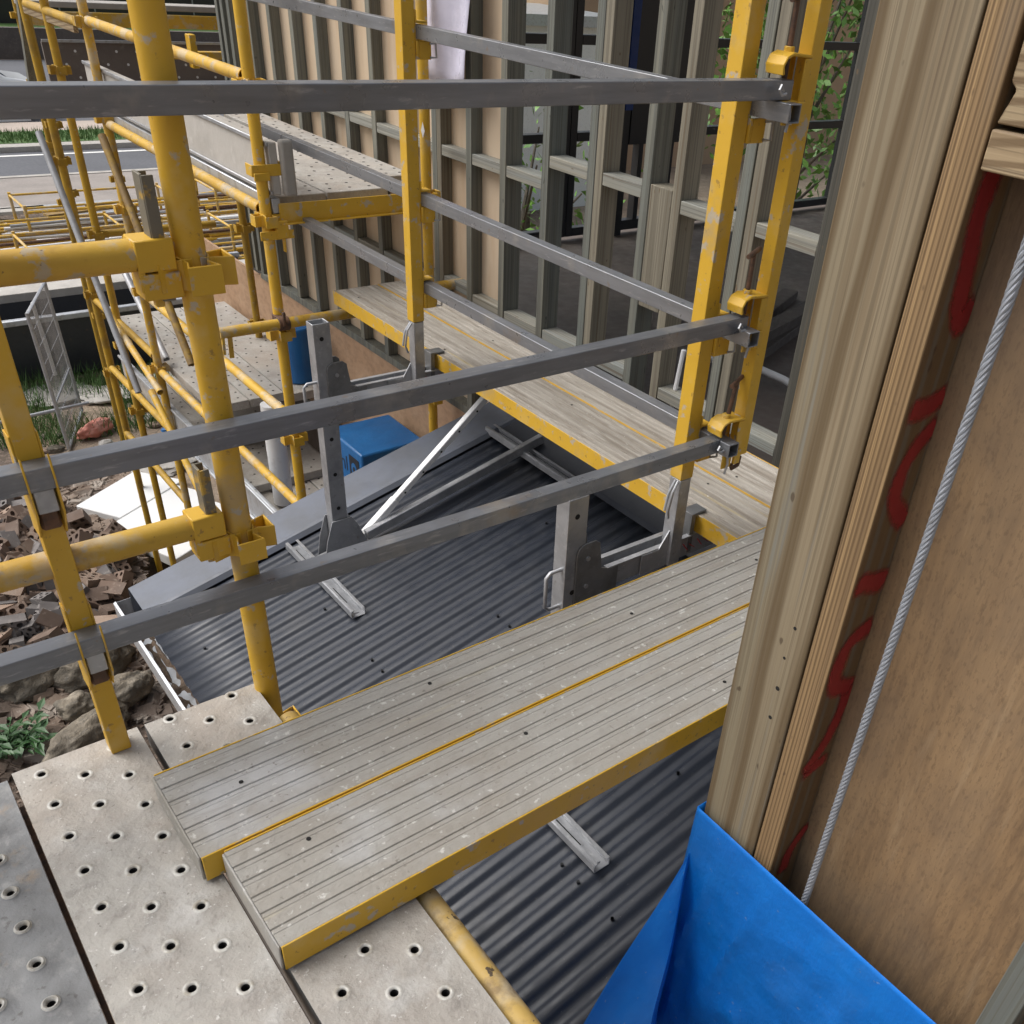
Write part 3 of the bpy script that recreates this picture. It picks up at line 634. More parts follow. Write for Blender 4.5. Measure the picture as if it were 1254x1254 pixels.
# ------------- guard rails
def rail(p0, p1, label, mat, wd=.038):
    return tag(MB().shs(p0, p1, wd, wd, .003).done('guard_rail', mat, bevel=.004, seg=2), label, 'guard rail')
rail((-1.6,1.5,1.122),(1.79,1.5,1.122), 'grey steel guard rail across the picture, the top one of the near three', M_rail)
rail((-1.6,1.5,.612),(1.778,1.5,.612), 'grey steel guard rail across the picture, the middle one of the near three', M_rail)
rail((-1.6,1.5,.285),(1.768,1.5,.285), 'grey steel guard rail across the picture, the lowest of the near three', M_rail)
XR = 1.768
rail((XR,1.445,1.082),(XR,4.7,1.082), 'grey steel guard rail along the far walkway, top of its three', M_raily)
rail((XR,1.445,.585),(XR,4.45,.585), 'grey steel guard rail along the far walkway, middle of its three', M_raily)
rail((XR,1.445,.283),(XR,4.45,.283), 'grey steel guard rail along the far walkway, lowest of its three', M_raily)
# posts of the far walkway
def clampset(b, x, y, z, sgn=1):     # yellow side bracket holding a rail behind the post
    b.box(x+.0235, x+.028, y-.022, y+.022, z-.075, z+.06)
    b.box(x+.024, x+.034, y-.030, y+.030, z-.075, z-.024)
    b.box(x+.034, x+.078, y-.030, y-.024, z-.075, z-.024); b.box(x+.034, x+.078, y+.024, y+.030, z-.070, z-.024)
    b.box(x+.024, x+.030, y-.024, y+.024, z+.024, z+.06); b.box(x+.030, x+.070, y-.02, y+.02, z+.024, z+.030)
def guardpost(x, y, z1, label):
    t = thing('guard_rail_post', label, 'guard rail post', (x, y, 0))
    MB().shs((x,y,.16),(x,y,z1), .046, .046, .004, up=(0,1,0)).done('post', M_yel, t, bevel=.004, seg=2)
    MB().shs((x,y,-.125),(x,y,.158), .042, .042, .004, up=(0,1,0)).done('grey_socket_leg', M_galv, t, bevel=.004, seg=2)
    for z in (1.082, .585, .283):
        b = MB(); clampset(b, x, y, z); c_ = b.done('rail_bracket', M_yel, t, bevel=.002)
        MB().path([(x+.07,y-.034,z-.03),(x+.088,y-.040,z-.03),(x+.09,y-.040,z-.068),(x+.07,y-.034,z-.068)], .0035, 8).done('locking_pin', M_galv, c_)
    MB().path([(x-.03,y-.02,.16),(x-.055,y-.03,.14),(x-.065,y-.03,.08),(x-.05,y-.02,.05)], .004, 8).path([(x-.03,y-.01,.16),(x-.06,y-.018,.13),(x-.07,y-.02,.08)], .004, 8).done('pin_cord', M_galv, t)
    return t
guardpost(1.722, 1.578, 1.85, 'yellow square guard rail post at the corner where both rail runs meet')
guardpost(1.722, 3.03, 1.85, 'yellow square guard rail post halfway along the far walkway')
# corner stanchion carrying the near rails' right ends
t = thing('guard_rail_stanchion', 'narrow yellow stanchion with screw clamps at the right ends of the near rails', 'guard rail stanchion', (1.85, 1.5, .24))
MB().shs((1.85,1.5,.235),(1.85,1.5,1.9), .038, .038, .004, up=(0,1,0)).done('post', M_yel, t, bevel=.004, seg=2)
for z in (1.122, .612, .285):
    b = MB(); x0, x1 = 1.748, 1.8305
    b.prism([(x0,1.474,z+.030),(x0-.004,1.474,z+.045),(x0+.004,1.474,z+.058),(x0+.02,1.474,z+.064),(x1,1.474,z+.060),(x1,1.474,z+.066),(x0+.02,1.474,z+.071),(x0,1.474,z+.064),(x0-.010,1.474,z+.047),(x0-.006,1.474,z+.028)], (0,.052,0))
    b.box(x1-.022, x1+.001, 1.474, 1.479, z-.055, z+.060); b.box(x1-.022, x1+.001, 1.521, 1.526, z-.055, z+.060)
    b.box(x0+.012, x1-.0225, 1.474, 1.526, z-.0245, z-.0205); b.box(x0+.010, x0+.045, 1.468, 1.4735, z-.066, z-.0208); b.box(x1-.03, x1-.004, 1.466, 1.4735, z-.062, z-.0208)
    b.tube((x0+.03,1.5,z+.063),(x0+.03,1.5,z+.080),.012,6)
    c_ = b.done('screw_clamp', M_yel, t, bevel=.0015)
    tl = .03 if z != .285 else .035; hx = x0+.03
    sh_ = MB().tube((hx,1.5,z+.02),(hx + (.02 if z < .4 else 0),1.5,z+.165),.006,12).done('screw', M_rust, c_)
    MB().tube((hx-.032+ (.02 if z < .4 else 0),1.488,z+.163),(hx+.032+ (.02 if z < .4 else 0),1.512,z+.170),.006,10).done('tee_handle', M_rust, c_)
    MB().path([(x0-.004,1.468,z+.0),(x0-.02,1.462,z+.012),(x0-.026,1.46,z+.005),(x0-.016,1.46,z-.006),(x0,1.462,z-.004)], .003, 8).done('locking_pin', M_galv, c_)
    MB().path([(x0+.022,1.4635,z-.03),(x0+.024,1.4615,z-.05),(x0+.018,1.4615,z-.078)], .0035, 8).done('hanging_pin', M_galv, c_)
MB().path([(1.84,1.48,.235),(1.825,1.47,.215),(1.80,1.468,.212),(1.795,1.468,.225)], .006, 8).done('foot_hook', M_rust, t)

# left stanchion on the perforated board
t = thing('guard_rail_stanchion', 'yellow square stanchion standing on the end of the pale perforated board at left', 'guard rail stanchion', (.178, 1.532, 0))
MB().shs((.178,1.538,.001),(.178,1.538,1.9), .036, .036, .004, up=(0,1,0)).done('post', M_yel, t, bevel=.003, seg=2)
for z in (.612, .285, 1.122):
    b = MB()
    for k in (-1, 1):
        b.prism([(.178+.0195*k-.0015,1.555,z-.115),(.178+.0195*k-.0015,1.515,z-.115),(.178+.0195*k-.0015,1.478,z-.06),(.178+.0195*k-.0015,1.474,z+.035),(.178+.0195*k-.0015,1.4785,z+.042),(.178+.0195*k-.0015,1.4795,z-.0),(.178+.0195*k-.0015,1.482,z-.0205),(.178+.0195*k-.0015,1.5205,z-.0205),(.178+.0195*k-.0015,1.5205,z+.06),(.178+.0195*k-.0015,1.555,z+.06)], (.003,0,0))
    c_ = b.done('rail_cradle', M_yel, t, bevel=.0008)
    MB().box(.162,.194,1.488,1.5185,z-.062,z-.0205).done('wedge_block', M_galv, c_, bevel=.002)
    MB().box(.163,.193,1.503,1.5188,z-.10,z-.064).done('pivot_bolt', M_rust, c_, bevel=.004)

# ------------- roof brackets
def bracket(Y, label):
    t = thing('roof_bracket', label, 'roof bracket', (1.34, Y, -.8))
    u = MB(); u.shs((1.355,Y,-.72),(1.355,Y,.195), .052, .066, .004, up=(1,0,0), deep=.12)
    up_ = u.done('upright', M_galv, t, bevel=.004, seg=2)
    for z in (-.55,-.40,-.25,-.1,.14): MB().tube((1.352,Y-.0268,z),(1.352,Y-.0262,z),.008,14).done('adjusting_hole', M_dark, up_)
    for s_ in (-1, 1):
        yy = Y + s_*.0295
        p = [(1.335,yy,-.165),(1.335,yy,.02),(1.342,yy,.038),(1.358,yy,.048),(1.40,yy,.048),(1.415,yy,.036),(1.42,yy,.0),(1.428,yy,-.05),(1.46,yy,-.062),(1.49,yy,-.062),(1.49,yy,-.165)]
        MB().prism([(q[0]+.022, q[1]-.0025, q[2]) for q in p], (0,.005,0)).done('side_plate', M_galvd, t, bevel=.001)
        yy = Y + s_*.024
        MB().box(1.47, 2.27, yy-.0025, yy+.0025, -.128, -.0625).box(1.47, 2.27, yy-.008, yy+.008, -.0622, -.0580).done('arm_channel', M_galv, t)
    for z in (-.09, .0): MB().tube((1.395,Y-.036,z),(1.395,Y+.036,z),.007,10).done('pivot_bolt', M_galv, t)
    MB().path([(1.33,Y-.01,-.022),(1.285,Y-.01,-.022),(1.272,Y-.01,-.034),(1.272,Y-.01,-.13),(1.285,Y-.01,-.142),(1.33,Y-.01,-.142)], .0055, 10).done('handle', M_galv, t)
    MB().box(1.70,1.744,Y-.0335,Y-.0268,-.128,-.055).box(1.745,1.752,Y-.0265,Y+.0265,-.12,-.03).done('socket_plate', M_galv, t)
    MB().box(1.795,1.812,Y-.028,Y+.028,-.12,.012).box(1.8122,1.862,Y-.022,Y+.022,.0015,.009).done('plank_hook', M_galvd, t, bevel=.001)
    MB().prism([(1.60,Y-.0345,-.128),(1.60,Y-.0345,-.062),(1.665,Y-.0345,-.062),(1.71,Y-.0345,.005),(1.716,Y-.0345,.005),(1.716,Y-.0345,-.128)], (0,.004,0)).done('gusset', M_galv, t)
    MB().beam((1.45,Y,-.735),(1.62,Y,-.60),.036,.03).done('brace_sleeve', M_white, t, bevel=.003)
    MB().beam((1.58,Y,-.632),(2.10,Y,-.215),.030,.026).beam((2.10,Y,-.215),(2.22,Y,-.13),.024,.02).done('brace', M_white, t, bevel=.003)
    for k in range(6): MB().tube((1.66+.09*k,Y-.016,-.572+.072*k),(1.66+.09*k,Y-.0145,-.572+.072*k),.005,8).done('brace_hole', M_dark, t)
    MB().beam((1.46,Y-.03,zr(1.46)+.055),(2.36,Y-.03,zr(2.36)+.055),.03,.04).done('base_bar', M_galv, t, bevel=.003)
    for s_ in (-1, 1):
        yy = Y + s_*.034
        MB().prism([(1.27,yy-.002,-.775),(1.285,yy-.002,-.69),(1.315,yy-.002,-.60),(1.40,yy-.002,-.60),(1.425,yy-.002,-.64),(1.47,yy-.002,-.755),(1.46,yy-.002,-.785),(1.29,yy-.002,-.80)], (0,.004,0)).done('foot_plate', M_galv, t, bevel=.001)
    def chan(xc, y0, y1):
        z = zr(xc)+.012; b = MB()
        b.box(xc-.028,xc+.028,y0,y1,z,z+.003)
        for k in (-1,1):
            b.box(xc+k*.028-.0015,xc+k*.028+.0015,y0,y1,z+.0032,z+.03); b.box(xc+k*.022-.006,xc+k*.022+.006,y0,y1,z+.0302,z+.033)
        b.box(xc-.010,xc+.010,y0+.02,y0+.10,z+.0035,z+.006)
        o = b.done('roof_channel', M_galv, t, bevel=.0008)
        MB().box(xc-.004,xc+.004,y0+.03,y0+.22,z+.0032,z+.0042).box(xc-.004,xc+.004,y1-.16,y1-.03,z+.0032,z+.0042).done('slot', M_dark, o)
    chan(1.225, Y-.40, Y+.19); chan(2.275, Y-.36, Y+.26)
    MB().tube((1.20,Y,-.78),(1.30,Y,-.76),.012,10).done('foot_pivot', M_galvd, t)
    return t
b0 = bracket(3.08, 'galvanised roof bracket carrying the far walkway in front of the blue wrapped pack')
mk = MB()
for k in range(5): mk.beam((1.765+.03*k,3.0435,-.075-.01*(k%2)),(1.785+.03*k,3.0435,-.10),.002,.006, up=(0,1,0))
mk.done('red_mark', M_redp, b0)
dup(b0, (1.34, 1.605, -.8), label='galvanised roof bracket carrying the far walkway, next to the near ribbed planks')

# ================================================================== FAR SCAFFOLD BAY
XS1, XS2, YB = 1.60, 2.385, 4.05
standard(XS1, YB, GZ, 2.0, (1.3, .80, .30, -.19, -.71), 'yellow scaffold standard at the front outer corner of the upper platform', seg=28)
standard(XS2, YB, GZ, 1.5, (.34, -.19, -.66), 'yellow scaffold standard near the stud wall with a pale sticker', seg=28)
tag(MB().prism([(XS2-.026,YB-.012,.62),(XS2-.022,YB-.02,.655),(XS2-.018,YB-.03,.62),(XS2-.022,YB-.02,.59)], (-.002,-.002,0)).done('sticker', M_white, bpy.data.objects['scaffold_standard.002']), None, None)
standard(1.6, 6.2, GZ, 2.2, (.82, .36, -.12, -.60, -1.10, -1.6), 'yellow scaffold standard at the far outer corner of the upper platform', mat=M_yelworn)
standard(2.385, 6.45, GZ, .47, (-.35, -1.0), 'short dull yellow scaffold standard ending beside the far end of the stud wall', mat=M_yeldark)
standard(1.6, 7.0, GZ, 2.2, (.9, .5, -.45, -1.2, -1.7), 'dull yellow scaffold standard, second from the left picture edge', mat=M_yeldark)
standard(1.6, 7.54, GZ, 2.2, (.9, .3, -.1, -1.0, -1.6), 'dull yellow scaffold standard nearest the left picture edge', mat=M_yeldark)
for z, lab in ((.826, 'faded yellow ledger tube above the upper platform toe board'), (.335, 'faded yellow ledger tube running under the upper platform edge'),
               (-.61, 'yellow ledger tube above the lower scaffold deck'), (-1.11, 'yellow ledger tube with white tape close to the lower scaffold deck')):
    o = ledger((XS1, YB+.045, z), (1.6, 6.15, z), lab, mat=M_yelworn, ends=False)
MB().tube((1.6,4.98,-.61),(1.6,5.10,-.61),RT+.001,20).done('tape', M_white, bpy.data.objects['scaffold_ledger.003'])
for z, y1, lab in ((-1.03, 7.5, 'yellow ledger tube between the two far left standards'), (-1.55, 7.5, 'dull ledger tube low between the far left standards'), (.80, 7.45, 'short dull ledger between the far left standards at the top')):
    ledger((1.6, 6.24, z), (1.6, y1, z), lab, mat=M_yeldark, ends=False)
# transoms
t = thing('scaffold_transom', 'yellow angle transom carrying the board ends of the upper platform', 'scaffold transom', (2, YB, .33))
MB().box(XS1+.05, XS2-.04, YB-.028, YB-.022, .285, .365).box(XS1+.05, XS2-.04, YB-.05, YB-.0285, .283, .289).done('angle_bar', M_yel, t, bevel=.0015)
b = MB(); b.box(XS1+.022, XS1+.075, YB-.045, YB+.02, .23, .30); b.box(XS1-.05, XS1+.1, YB-.04, YB-.034, .225, .262); b.box(XS1+.05,XS1+.058,YB-.04,YB-.02,.17,.24); b.done('end_fork', M_yel, t, bevel=.002)
b = MB(); b.box(XS2-.06, XS2-.02, YB-.04, YB+.02, .24, .30); b.done('end_fork', M_yel, t, bevel=.002)
t = ledger((1.30, 3.985, -.125), (2.20, 3.985, -.125), 'yellow transom tube holding up the far end of the far walkway', 'scaffold transom', mat=M_yelworn, ends=False, name='scaffold_transom')
b = MB(); b.tube((1.565,3.985,-.125),(1.615,3.985,-.125),.030,16); b.tube((XS1,YB,-.15),(XS1,YB,-.10),.030,16); b.tube((1.585,3.955,-.13),(1.585,3.955,-.065),.008,8); b.box(1.57,1.60,3.985,4.04,-.15,-.10)
b.done('coupler', M_rust, t, bevel=.002)
b = MB(); b.beam((1.31,3.985,-.125),(1.305,3.985,-.215),.012,.04); b.beam((1.345,3.985,-.14),(1.34,3.985,-.24),.02,.008); b.done('end_fork', M_yelworn, t, bevel=.001)
ledger((XS2-.02, 4.02, -.075), (XS2+.19, 4.02, -.075), 'short yellow tie tube poking from the standard to the stud wall', 'scaffold tie', mat=M_yelworn, ends=False, name='scaffold_tie')
# plate clamp on the outer standard
tag(MB().box(XS1-.05,XS1+.095,YB-.034,YB-.028,.475,.52).box(XS1-.05,XS1-.044,YB-.0275,YB+.03,.475,.52).box(XS1+.089,XS1+.095,YB-.0275,YB+.03,.475,.52).box(XS1-.045,XS1+.02,YB-.045,YB-.0345,.46,.49).done('toe_board_clamp', M_yel, bevel=.0015),
    'yellow plate clamp holding the toe board to the outer standard', 'clamp')
# upper platform boards
def flatboard(x0, x1, y0, y1, z, label, mat=M_perf, dots=True, group=None):
    t = thing('deck_board', label, 'scaffold board', ((x0+x1)/2, y0, z), group)
    MB().box(x0, x1, y0, y1, z-.055, z).done('deck', mat, t, bevel=.003)
    if dots:
        b = MB(); yy = y0+.06; r_ = 0
        while yy < y1-.03:
            for k in range(3):
                xx = x0 + (x1-x0)*(k+.5+(.25 if r_%2 else -.05))/3.1; b.tube((xx,yy,z+.0003),(xx,yy,z+.0010),.0075,8)
            yy += .09; r_ += 1
        o = b.done('drain_hole', M_dark, t); o['kind'] = 'stuff'
    return t
flatboard(1.672, 1.897, 4.09, 6.5, .378, 'pale perforated deck board on the outer side of the upper platform')
flatboard(1.903, 2.205, 4.09, 6.5, .380, 'pale perforated deck board in the middle of the upper platform')
flatboard(2.240, 2.465, 4.30, 6.12, .382, 'pale perforated deck board beside the stud wall on the upper platform')
t = thing('toe_board', 'grey steel toe board standing on edge along the upper platform', 'toe board', (1.655, 4.1, .4))
MB().box(1.632, 1.668, 4.02, 6.55, .40, .60).done('board', M_conc, t, bevel=.004)
MB().box(1.622, 1.631, 4.02, 6.55, .585, .602).box(1.622,1.631,4.02,6.55,.40,.415).done('folded_lip', M_galv, t, bevel=.002)
tag(MB().box(1.674, 1.728, 3.99, 4.03, .395, .612).done('board_end', M_conc, bevel=.012, seg=3), 'grey end of a steel board stood upright against the outer standard', 'board end')
tag(MB().box(1.624, 1.660, 4.03, 6.5, .325, .385).done('edge_channel', M_gut, bevel=.003), 'galvanised channel along the upper platform edge below the toe board', 'channel')
# lower deck
for i, (x0, x1, lab) in enumerate(((1.655, 1.885, 'dirty deck board on the outer side of the lower scaffold deck'), (1.89, 2.12, 'dirty deck board in the middle of the lower scaffold deck'), (2.125, 2.355, 'dirty deck board by the wall on the lower scaffold deck'))):
    flatboard(x0, x1, 3.6, 7.3, -1.62+.004*i, lab)
tag(MB().box(1.628, 1.65, 3.6, 7.3, -1.60, -1.38).box(1.612,1.6275,3.6,7.3,-1.395,-1.378).box(1.612,1.6275,3.6,7.3,-1.60,-1.585).done('toe_board', M_gut, bevel=.003), 'galvanised toe board along the lower scaffold deck', 'toe board')
for y, z, l, lab in ((5.9, -1.50, .9, 'spare perforated board laid across the lower scaffold deck, upper of two'), (5.2, -1.555, .8, 'spare perforated board laid across the lower scaffold deck, lower of two')):
    flatboard(1.67, 2.3, y, y+.24*2, z, lab, mat=M_perf)
flatboard(1.672, 1.895, 5.45, 7.3, -1.10, 'pale board on the outer side of the short raised deck')
flatboard(1.90, 2.125, 5.45, 7.3, -1.098, 'pale board in the middle of the short raised deck')
flatboard(2.13, 2.465, 5.40, 7.3, -1.096, 'pale board by the wall on the short raised deck')
# blue packs
t = thing('wrapped_pack', 'blue printed wrapped pack standing on the lower scaffold deck', 'pack', (2.23, 4.46, -1.61))
MB().box(2.035, 2.435, 4.235, 4.65, -1.608, -1.0).done('wrapped_block', M_bluep, t, bevel=.012, seg=2)
def txt(s, size, loc, rot, mat, parent, name='printed_text'):
    cu = bpy.data.curves.new(name, 'FONT'); cu.body = s; cu.size = size; cu.extrude = .0006
    tmp = bpy.data.objects.new(name, cu); C.objects.link(tmp); bpy.context.view_layer.update()
    me = bpy.data.meshes.new_from_object(tmp.evaluated_get(bpy.context.evaluated_depsgraph_get())); bpy.data.objects.remove(tmp)
    me.materials.clear(); me.materials.append(mat)
    o = bpy.data.objects.new(name, me); C.objects.link(o)
    o.parent = parent; o.location = Vector(loc) - Vector(ORG[parent.name]); o.rotation_euler = rot
    return o
txt('2ml', .13, (2.0342, 4.60, -1.17), (R(90), 0, R(-90)), M_text, t)
MB().box(2.0325, 2.0345, 4.27, 4.385, -1.20, -1.05).done('logo_square', M_text, t)
MB().prism([(2.0318, 4.3275+.034*math.cos(k*.5236), -1.125+.042*math.sin(k*.5236)) for k in range(12)], (-.0008,0,0)).done('logo_ring', M_bluep, t)
MB().prism([(2.0305, 4.3275+.014*math.cos(k*.5236), -1.125+.018*math.sin(k*.5236)) for k in range(12)], (-.0008,0,0)).done('logo_dot', M_text, t)
b = MB()
for i in range(6):
    for k in range(7): b.box(2.0335,2.0345, 4.26+.05*k, 4.26+.05*k+random.uniform(.02,.042), -1.27-.035*i, -1.262-.035*i)
b.done('small_print', M_text, t)['kind'] = 'stuff'
t = thing('membrane_roll', 'blue roll of building wrap standing on the short raised deck behind the bracket', 'roll', (2.3, 5.62, -1.094))
MB().tube((2.3,5.60,-1.094),(2.3,5.60,-.74),.10,32).done('wrap_roll', M_bluep, t, bevel=.01, seg=2)
tag(MB().tube((1.86,5.0,-1.6),(1.86,5.0,-.95),.06,20).done('pipe_offcut', M_white), 'white plastic pipe offcut beside the blue roll', 'pipe')
# left extras
tag(MB().box(1.585,1.61,6.42,7.50,.745,.80).done('timber_toe_board', M_nogy, bevel=.003), 'reddish timber toe board across the far left standards at the top', 'toe board')
tag(MB().beam((1.6,7.50,.95),(1.6,7.83,.28),.05,.05).done('timber_prop', M_stud, bevel=.002), 'grey timber prop leaning at the top left picture corner', 'prop')
for p0, p1, lab, m in (((1.52,6.05,.30),(1.52,5.2,-.72),'brown stained brace tube sloping beside the far outer standard', M_brn), ((1.48,7.4,.1),(1.48,6.35,-1.3),'grey brace tube sloping down past the far left standards', M_gtub),
                       ((1.66,6.9,-.55),(1.66,6.2,-1.05),'pale grey stair rail tube sloping under the far platform', M_gtub), ((1.52,6.9,-.9),(1.54,6.05,-1.2),'short yellow brace tube low between the far left standards', M_yelworn),
                       ((1.5,6.1,-1.2),(1.5,5.3,-1.75),'yellow brace tube sloping below the far outer standard', M_yelworn)):
    tag(MB().tube(p0, p1, .022, 14, hollow=.003).done('brace_tube', m), lab, 'brace')
for i, (x, y) in enumerate(((1.2,7.35),(1.28,7.2),(.95,6.9))): pass

for (x, y, z1, lab) in ((1.9, 8.9, 1.6, 'dull yellow standard behind the raised deck, nearer the stud wall'), (2.385, 9.3, 1.4, 'dull yellow standard far beyond the end of the stud wall')):
    standard(x, y, GZ, z1, tuple(v for v in (-.1, -.6, -1.1, -1.6, -2.1) if v < z1), lab, mat=M_yeldark, seg=16)
for p0, p1, lab in (((1.6,6.2,-1.58),(2.385,6.45,-1.58),'dull yellow transom tube under the short raised deck'), ((1.6,7.0,-.45),(2.385,7.0,-.45),'dull yellow transom tube above the short raised deck'), ((1.6,7.54,.28),(2.385,7.54,.28),'dull yellow transom tube at the far end of the upper platform'),
                    ((1.6,6.2,-2.1),(1.6,7.54,-2.1),'dull yellow ledger tube lowest between the far left standards')):
    ledger(p0, p1, lab, 'scaffold tube', mat=M_yeldark, ends=False, name='scaffold_tube', seg=14)

# ================================================================== RUBBLE YARD
random.seed(11)
def hz(x, y):
    d = math.exp(-(((x-.6)/1.3)**2 + ((y-7.4)/2.0)**2))
    return GZ + .42*d + .10*noise.noise(Vector((x*.9, y*.9, 3))) * d + .05*noise.noise(Vector((x*3, y*3, 1)))*d
b = MB(); N = 90
b.grid([[(-3.6 + 5.0*i/N, 3.6 + 7.6*j/N, hz(-3.6+5.0*i/N, 3.6+7.6*j/N) + .004 - .03*(i in (0,N) or j in (0,N))) for i in range(N+1)] for j in range(N+1)])
struct(b.done('rubble_slope', M_rub))
b = MB()
for k in range(6500):      # small chips
    y = random.uniform(5.0, 10.2); x = .15 + .235*(y-6) + random.uniform(-.35, .8)
    s = random.uniform(.008, .032); c_ = Vector((x, y, hz(x,y)+s*.3))
    v = [c_ + Vector((random.uniform(-1,1), random.uniform(-1,1), random.uniform(-.5,.7)))*s for _ in range(4)]
    for f in ((0,1,2),(0,2,3),(0,3,1),(1,3,2)): b.face([v[i] for i in f])
o = b.done('brick_chips', M_br[1]); tag(o, 'scattered brick and mortar chips between the broken bricks', None, kind='stuff')
b = MB()
for k in range(2600):      # larger grey brown shards
    y = random.uniform(5.6, 9.9); x = .15 + .235*(y-6) + random.uniform(-.35, .95); s_ = random.uniform(.03, .085); c_ = Vector((x, y, hz(x,y)+s_*.25)); q = Matrix.Rotation(random.uniform(0,6.3),3,'Z') @ Matrix.Rotation(random.uniform(-.8,.8),3,'X')
    e = Vector((s_, s_*random.uniform(.4,.9), s_*random.uniform(.15,.4))); vs = []
    for sx,sy,sz in ((-1,-1,-1),(1,-1,-1),(1,1,-1),(-1,1,-1),(-1,-1,1),(1,-1,1),(1,1,1),(-1,1,1)):
        vs.append(b.b.verts.new(c_ + q @ Vector((sx*e.x*random.uniform(.6,1), sy*e.y*random.uniform(.6,1), sz*e.z))))
    for f in ((3,2,1,0),(4,5,6,7),(0,1,5,4),(1,2,6,5),(2,3,7,6),(3,0,4,7)): b.b.faces.new([vs[i] for i in f])
tag(b.done('rubble_shards', M_shard, flat=True), 'dusty shards of brick, tile and mortar filling the rubble heap', None, kind='stuff')
# brick prototypes with cores
def brickmesh(kind):
    b = MB(); L_, W_, H_ = .23, .11, .076; bm = b.b
    cut = {0: (0, 1), 1: (0, .62), 2: (.0, .45), 3: (.0, .8)}[kind]
    x0, x1 = -L_/2 + L_*cut[0], -L_/2 + L_*cut[1]; nh = max(1, round((x1-x0)/.065))
    xs = [x0 + (x1-x0)*i/nh for i in range(nh+1)]
    NS = 12
    for zt, sg in ((H_/2, 1), (-H_/2, -1)):
        for i in range(nh):
            for (ya, yb) in ((-W_/2, 0), (0, W_/2)):
                xa, xb = xs[i], xs[i+1]; cx, cy = (xa+xb)/2, (ya+yb)/2
                A = [2*math.pi*k/NS + math.pi/4 for k in range(NS)]
                def sq(an):
                    c_, s_ = math.cos(an), math.sin(an); tt = min((xb-xa)/2/max(abs(c_),1e-6), (yb-ya)/2/max(abs(s_),1e-6)); return (cx+c_*tt, cy+s_*tt, zt)
                def cor(an):
                    return sq(an)
                r0 = [bm.verts.new(sq(an)) for an in A]; rr = .0165
                r1 = [bm.verts.new((cx+rr*math.cos(an), cy+rr*math.sin(an), zt)) for an in A]; r2 = [bm.verts.new((cx+rr*math.cos(an), cy+rr*math.sin(an), zt*.1)) for an in A]
                for k in range(NS):
                    j = (k+1)%NS; bm.faces.new([r0[k],r0[j],r1[j],r1[k]]); bm.faces.new([r1[k],r1[j],r2[j],r2[k]])
                bm.faces.new(r2)
                for qx, qy in ((xa,ya),(xa,yb),(xb,ya),(xb,yb)): pass
    # sides with a ragged broken end
    def side(p, q_): b.face([(p[0],p[1],-H_/2),(q_[0],q_[1],-H_/2),(q_[0],q_[1],H_/2),(p[0],p[1],H_/2)])
    side((x0,-W_/2),(x1,-W_/2)); side((x1,W_/2),(x0,W_/2)); side((x0,W_/2),(x0,-W_/2))
    if kind == 0: side((x1,-W_/2),(x1,W_/2))
    else:
        rg = [[(x1 + (0 if (j in (0,5) or i in (0,4)) else random.uniform(-.004,.03)), -W_/2+W_*j/5, -H_/2+H_*i/4) for j in range(6)] for i in range(5)]
        b.grid(rg)
    return b
protos = []
desc = {0: 'whole', 1: 'broken', 2: 'half', 3: 'chipped'}
cols = {0: 'brown', 1: 'tan', 2: 'grey', 3: 'pinkish'}
for kind in range(4):
    for mi in range(4):
        o = brickmesh(kind).done('brick', M_br[mi], sharp=30); protos.append((o, kind, mi, [False]))
placed = 0
k = 0
while placed < 290 and k < 6000:
    k += 1
    y = random.choice((random.uniform(6.5, 9.7), random.uniform(6.5, 8.6))); x = .08 + .235*(y-6) + random.uniform(-.16, .88)
    if y > 9.0 and (x > 1.15 or random.random() < .5): continue
    if y > 7.9 and x > 1.12: continue
    mi = random.choices((0,1,2,3), (6,3.0,3.6,.35))[0]; kind = random.choices((0,1,2,3), (2,4,3,2))[0]
    o, _, _, used = protos[kind*4+mi]
    if used[0]: o = o.copy(); C.objects.link(o)
    used[0] = True
    o.location = (x, y, hz(x,y) + random.uniform(.01,.13))
    o.rotation_euler = (random.uniform(-.9,.9) if random.random()<.6 else random.choice((1.57,0,1.2)), random.uniform(-.7,.7), random.uniform(0,6.28))
    s = random.uniform(1.0,1.55); o.scale = (s,s,s)
    tag(o, '%s %s cored brick lying in the rubble heap' % (desc[kind], cols[mi]), 'brick', 'cored bricks in the rubble heap'); placed += 1
for o, kd, mi, used in protos:
    if not used[0]: bpy.data.objects.remove(o)
def rock(name, c_, s, label, mat, seed, cat='rock', rot=0, group=None):
    bm = bmesh.new(); bmesh.ops.create_icosphere(bm, subdivisions=4, radius=1)
    for v in bm.verts:
        p = v.co.copy(); d = 1 + .30*noise.noise(p*1.3 + Vector((seed,0,0))) + .17*noise.noise(p*3.2 + Vector((0,seed,0))) + .07*noise.noise(p*8) + .03*noise.noise(p*19)
        v.co = Vector((p.x*s[0]*d, p.y*s[1]*d, p.z*s[2]*d))
    b = MB(); b.b.free(); b.b = bm
    o = b.done(name, mat, sharp=70); o.location = c_; o.rotation_euler = (0, 0, rot); return tag(o, label, cat, group)
rock('boulder', (.35,6.35,-3.22), (.30,.17,.16), 'long weathered brown boulder behind the foot of the left stanchion', M_rock, 1, rot=.6)
rock('boulder', (.72,6.25,-3.24), (.27,.19,.17), 'rounded grey brown boulder just right of the left stanchion', M_rock, 2, rot=.3)
rock('boulder', (.50,5.85,-3.25), (.13,.10,.09), 'small dark boulder between the two long boulders', M_rock, 3)
rock('boulder', (.82,5.85,-3.26), (.20,.12,.11), 'flat striped boulder beside the perforated board end', M_rock, 4, rot=.2)
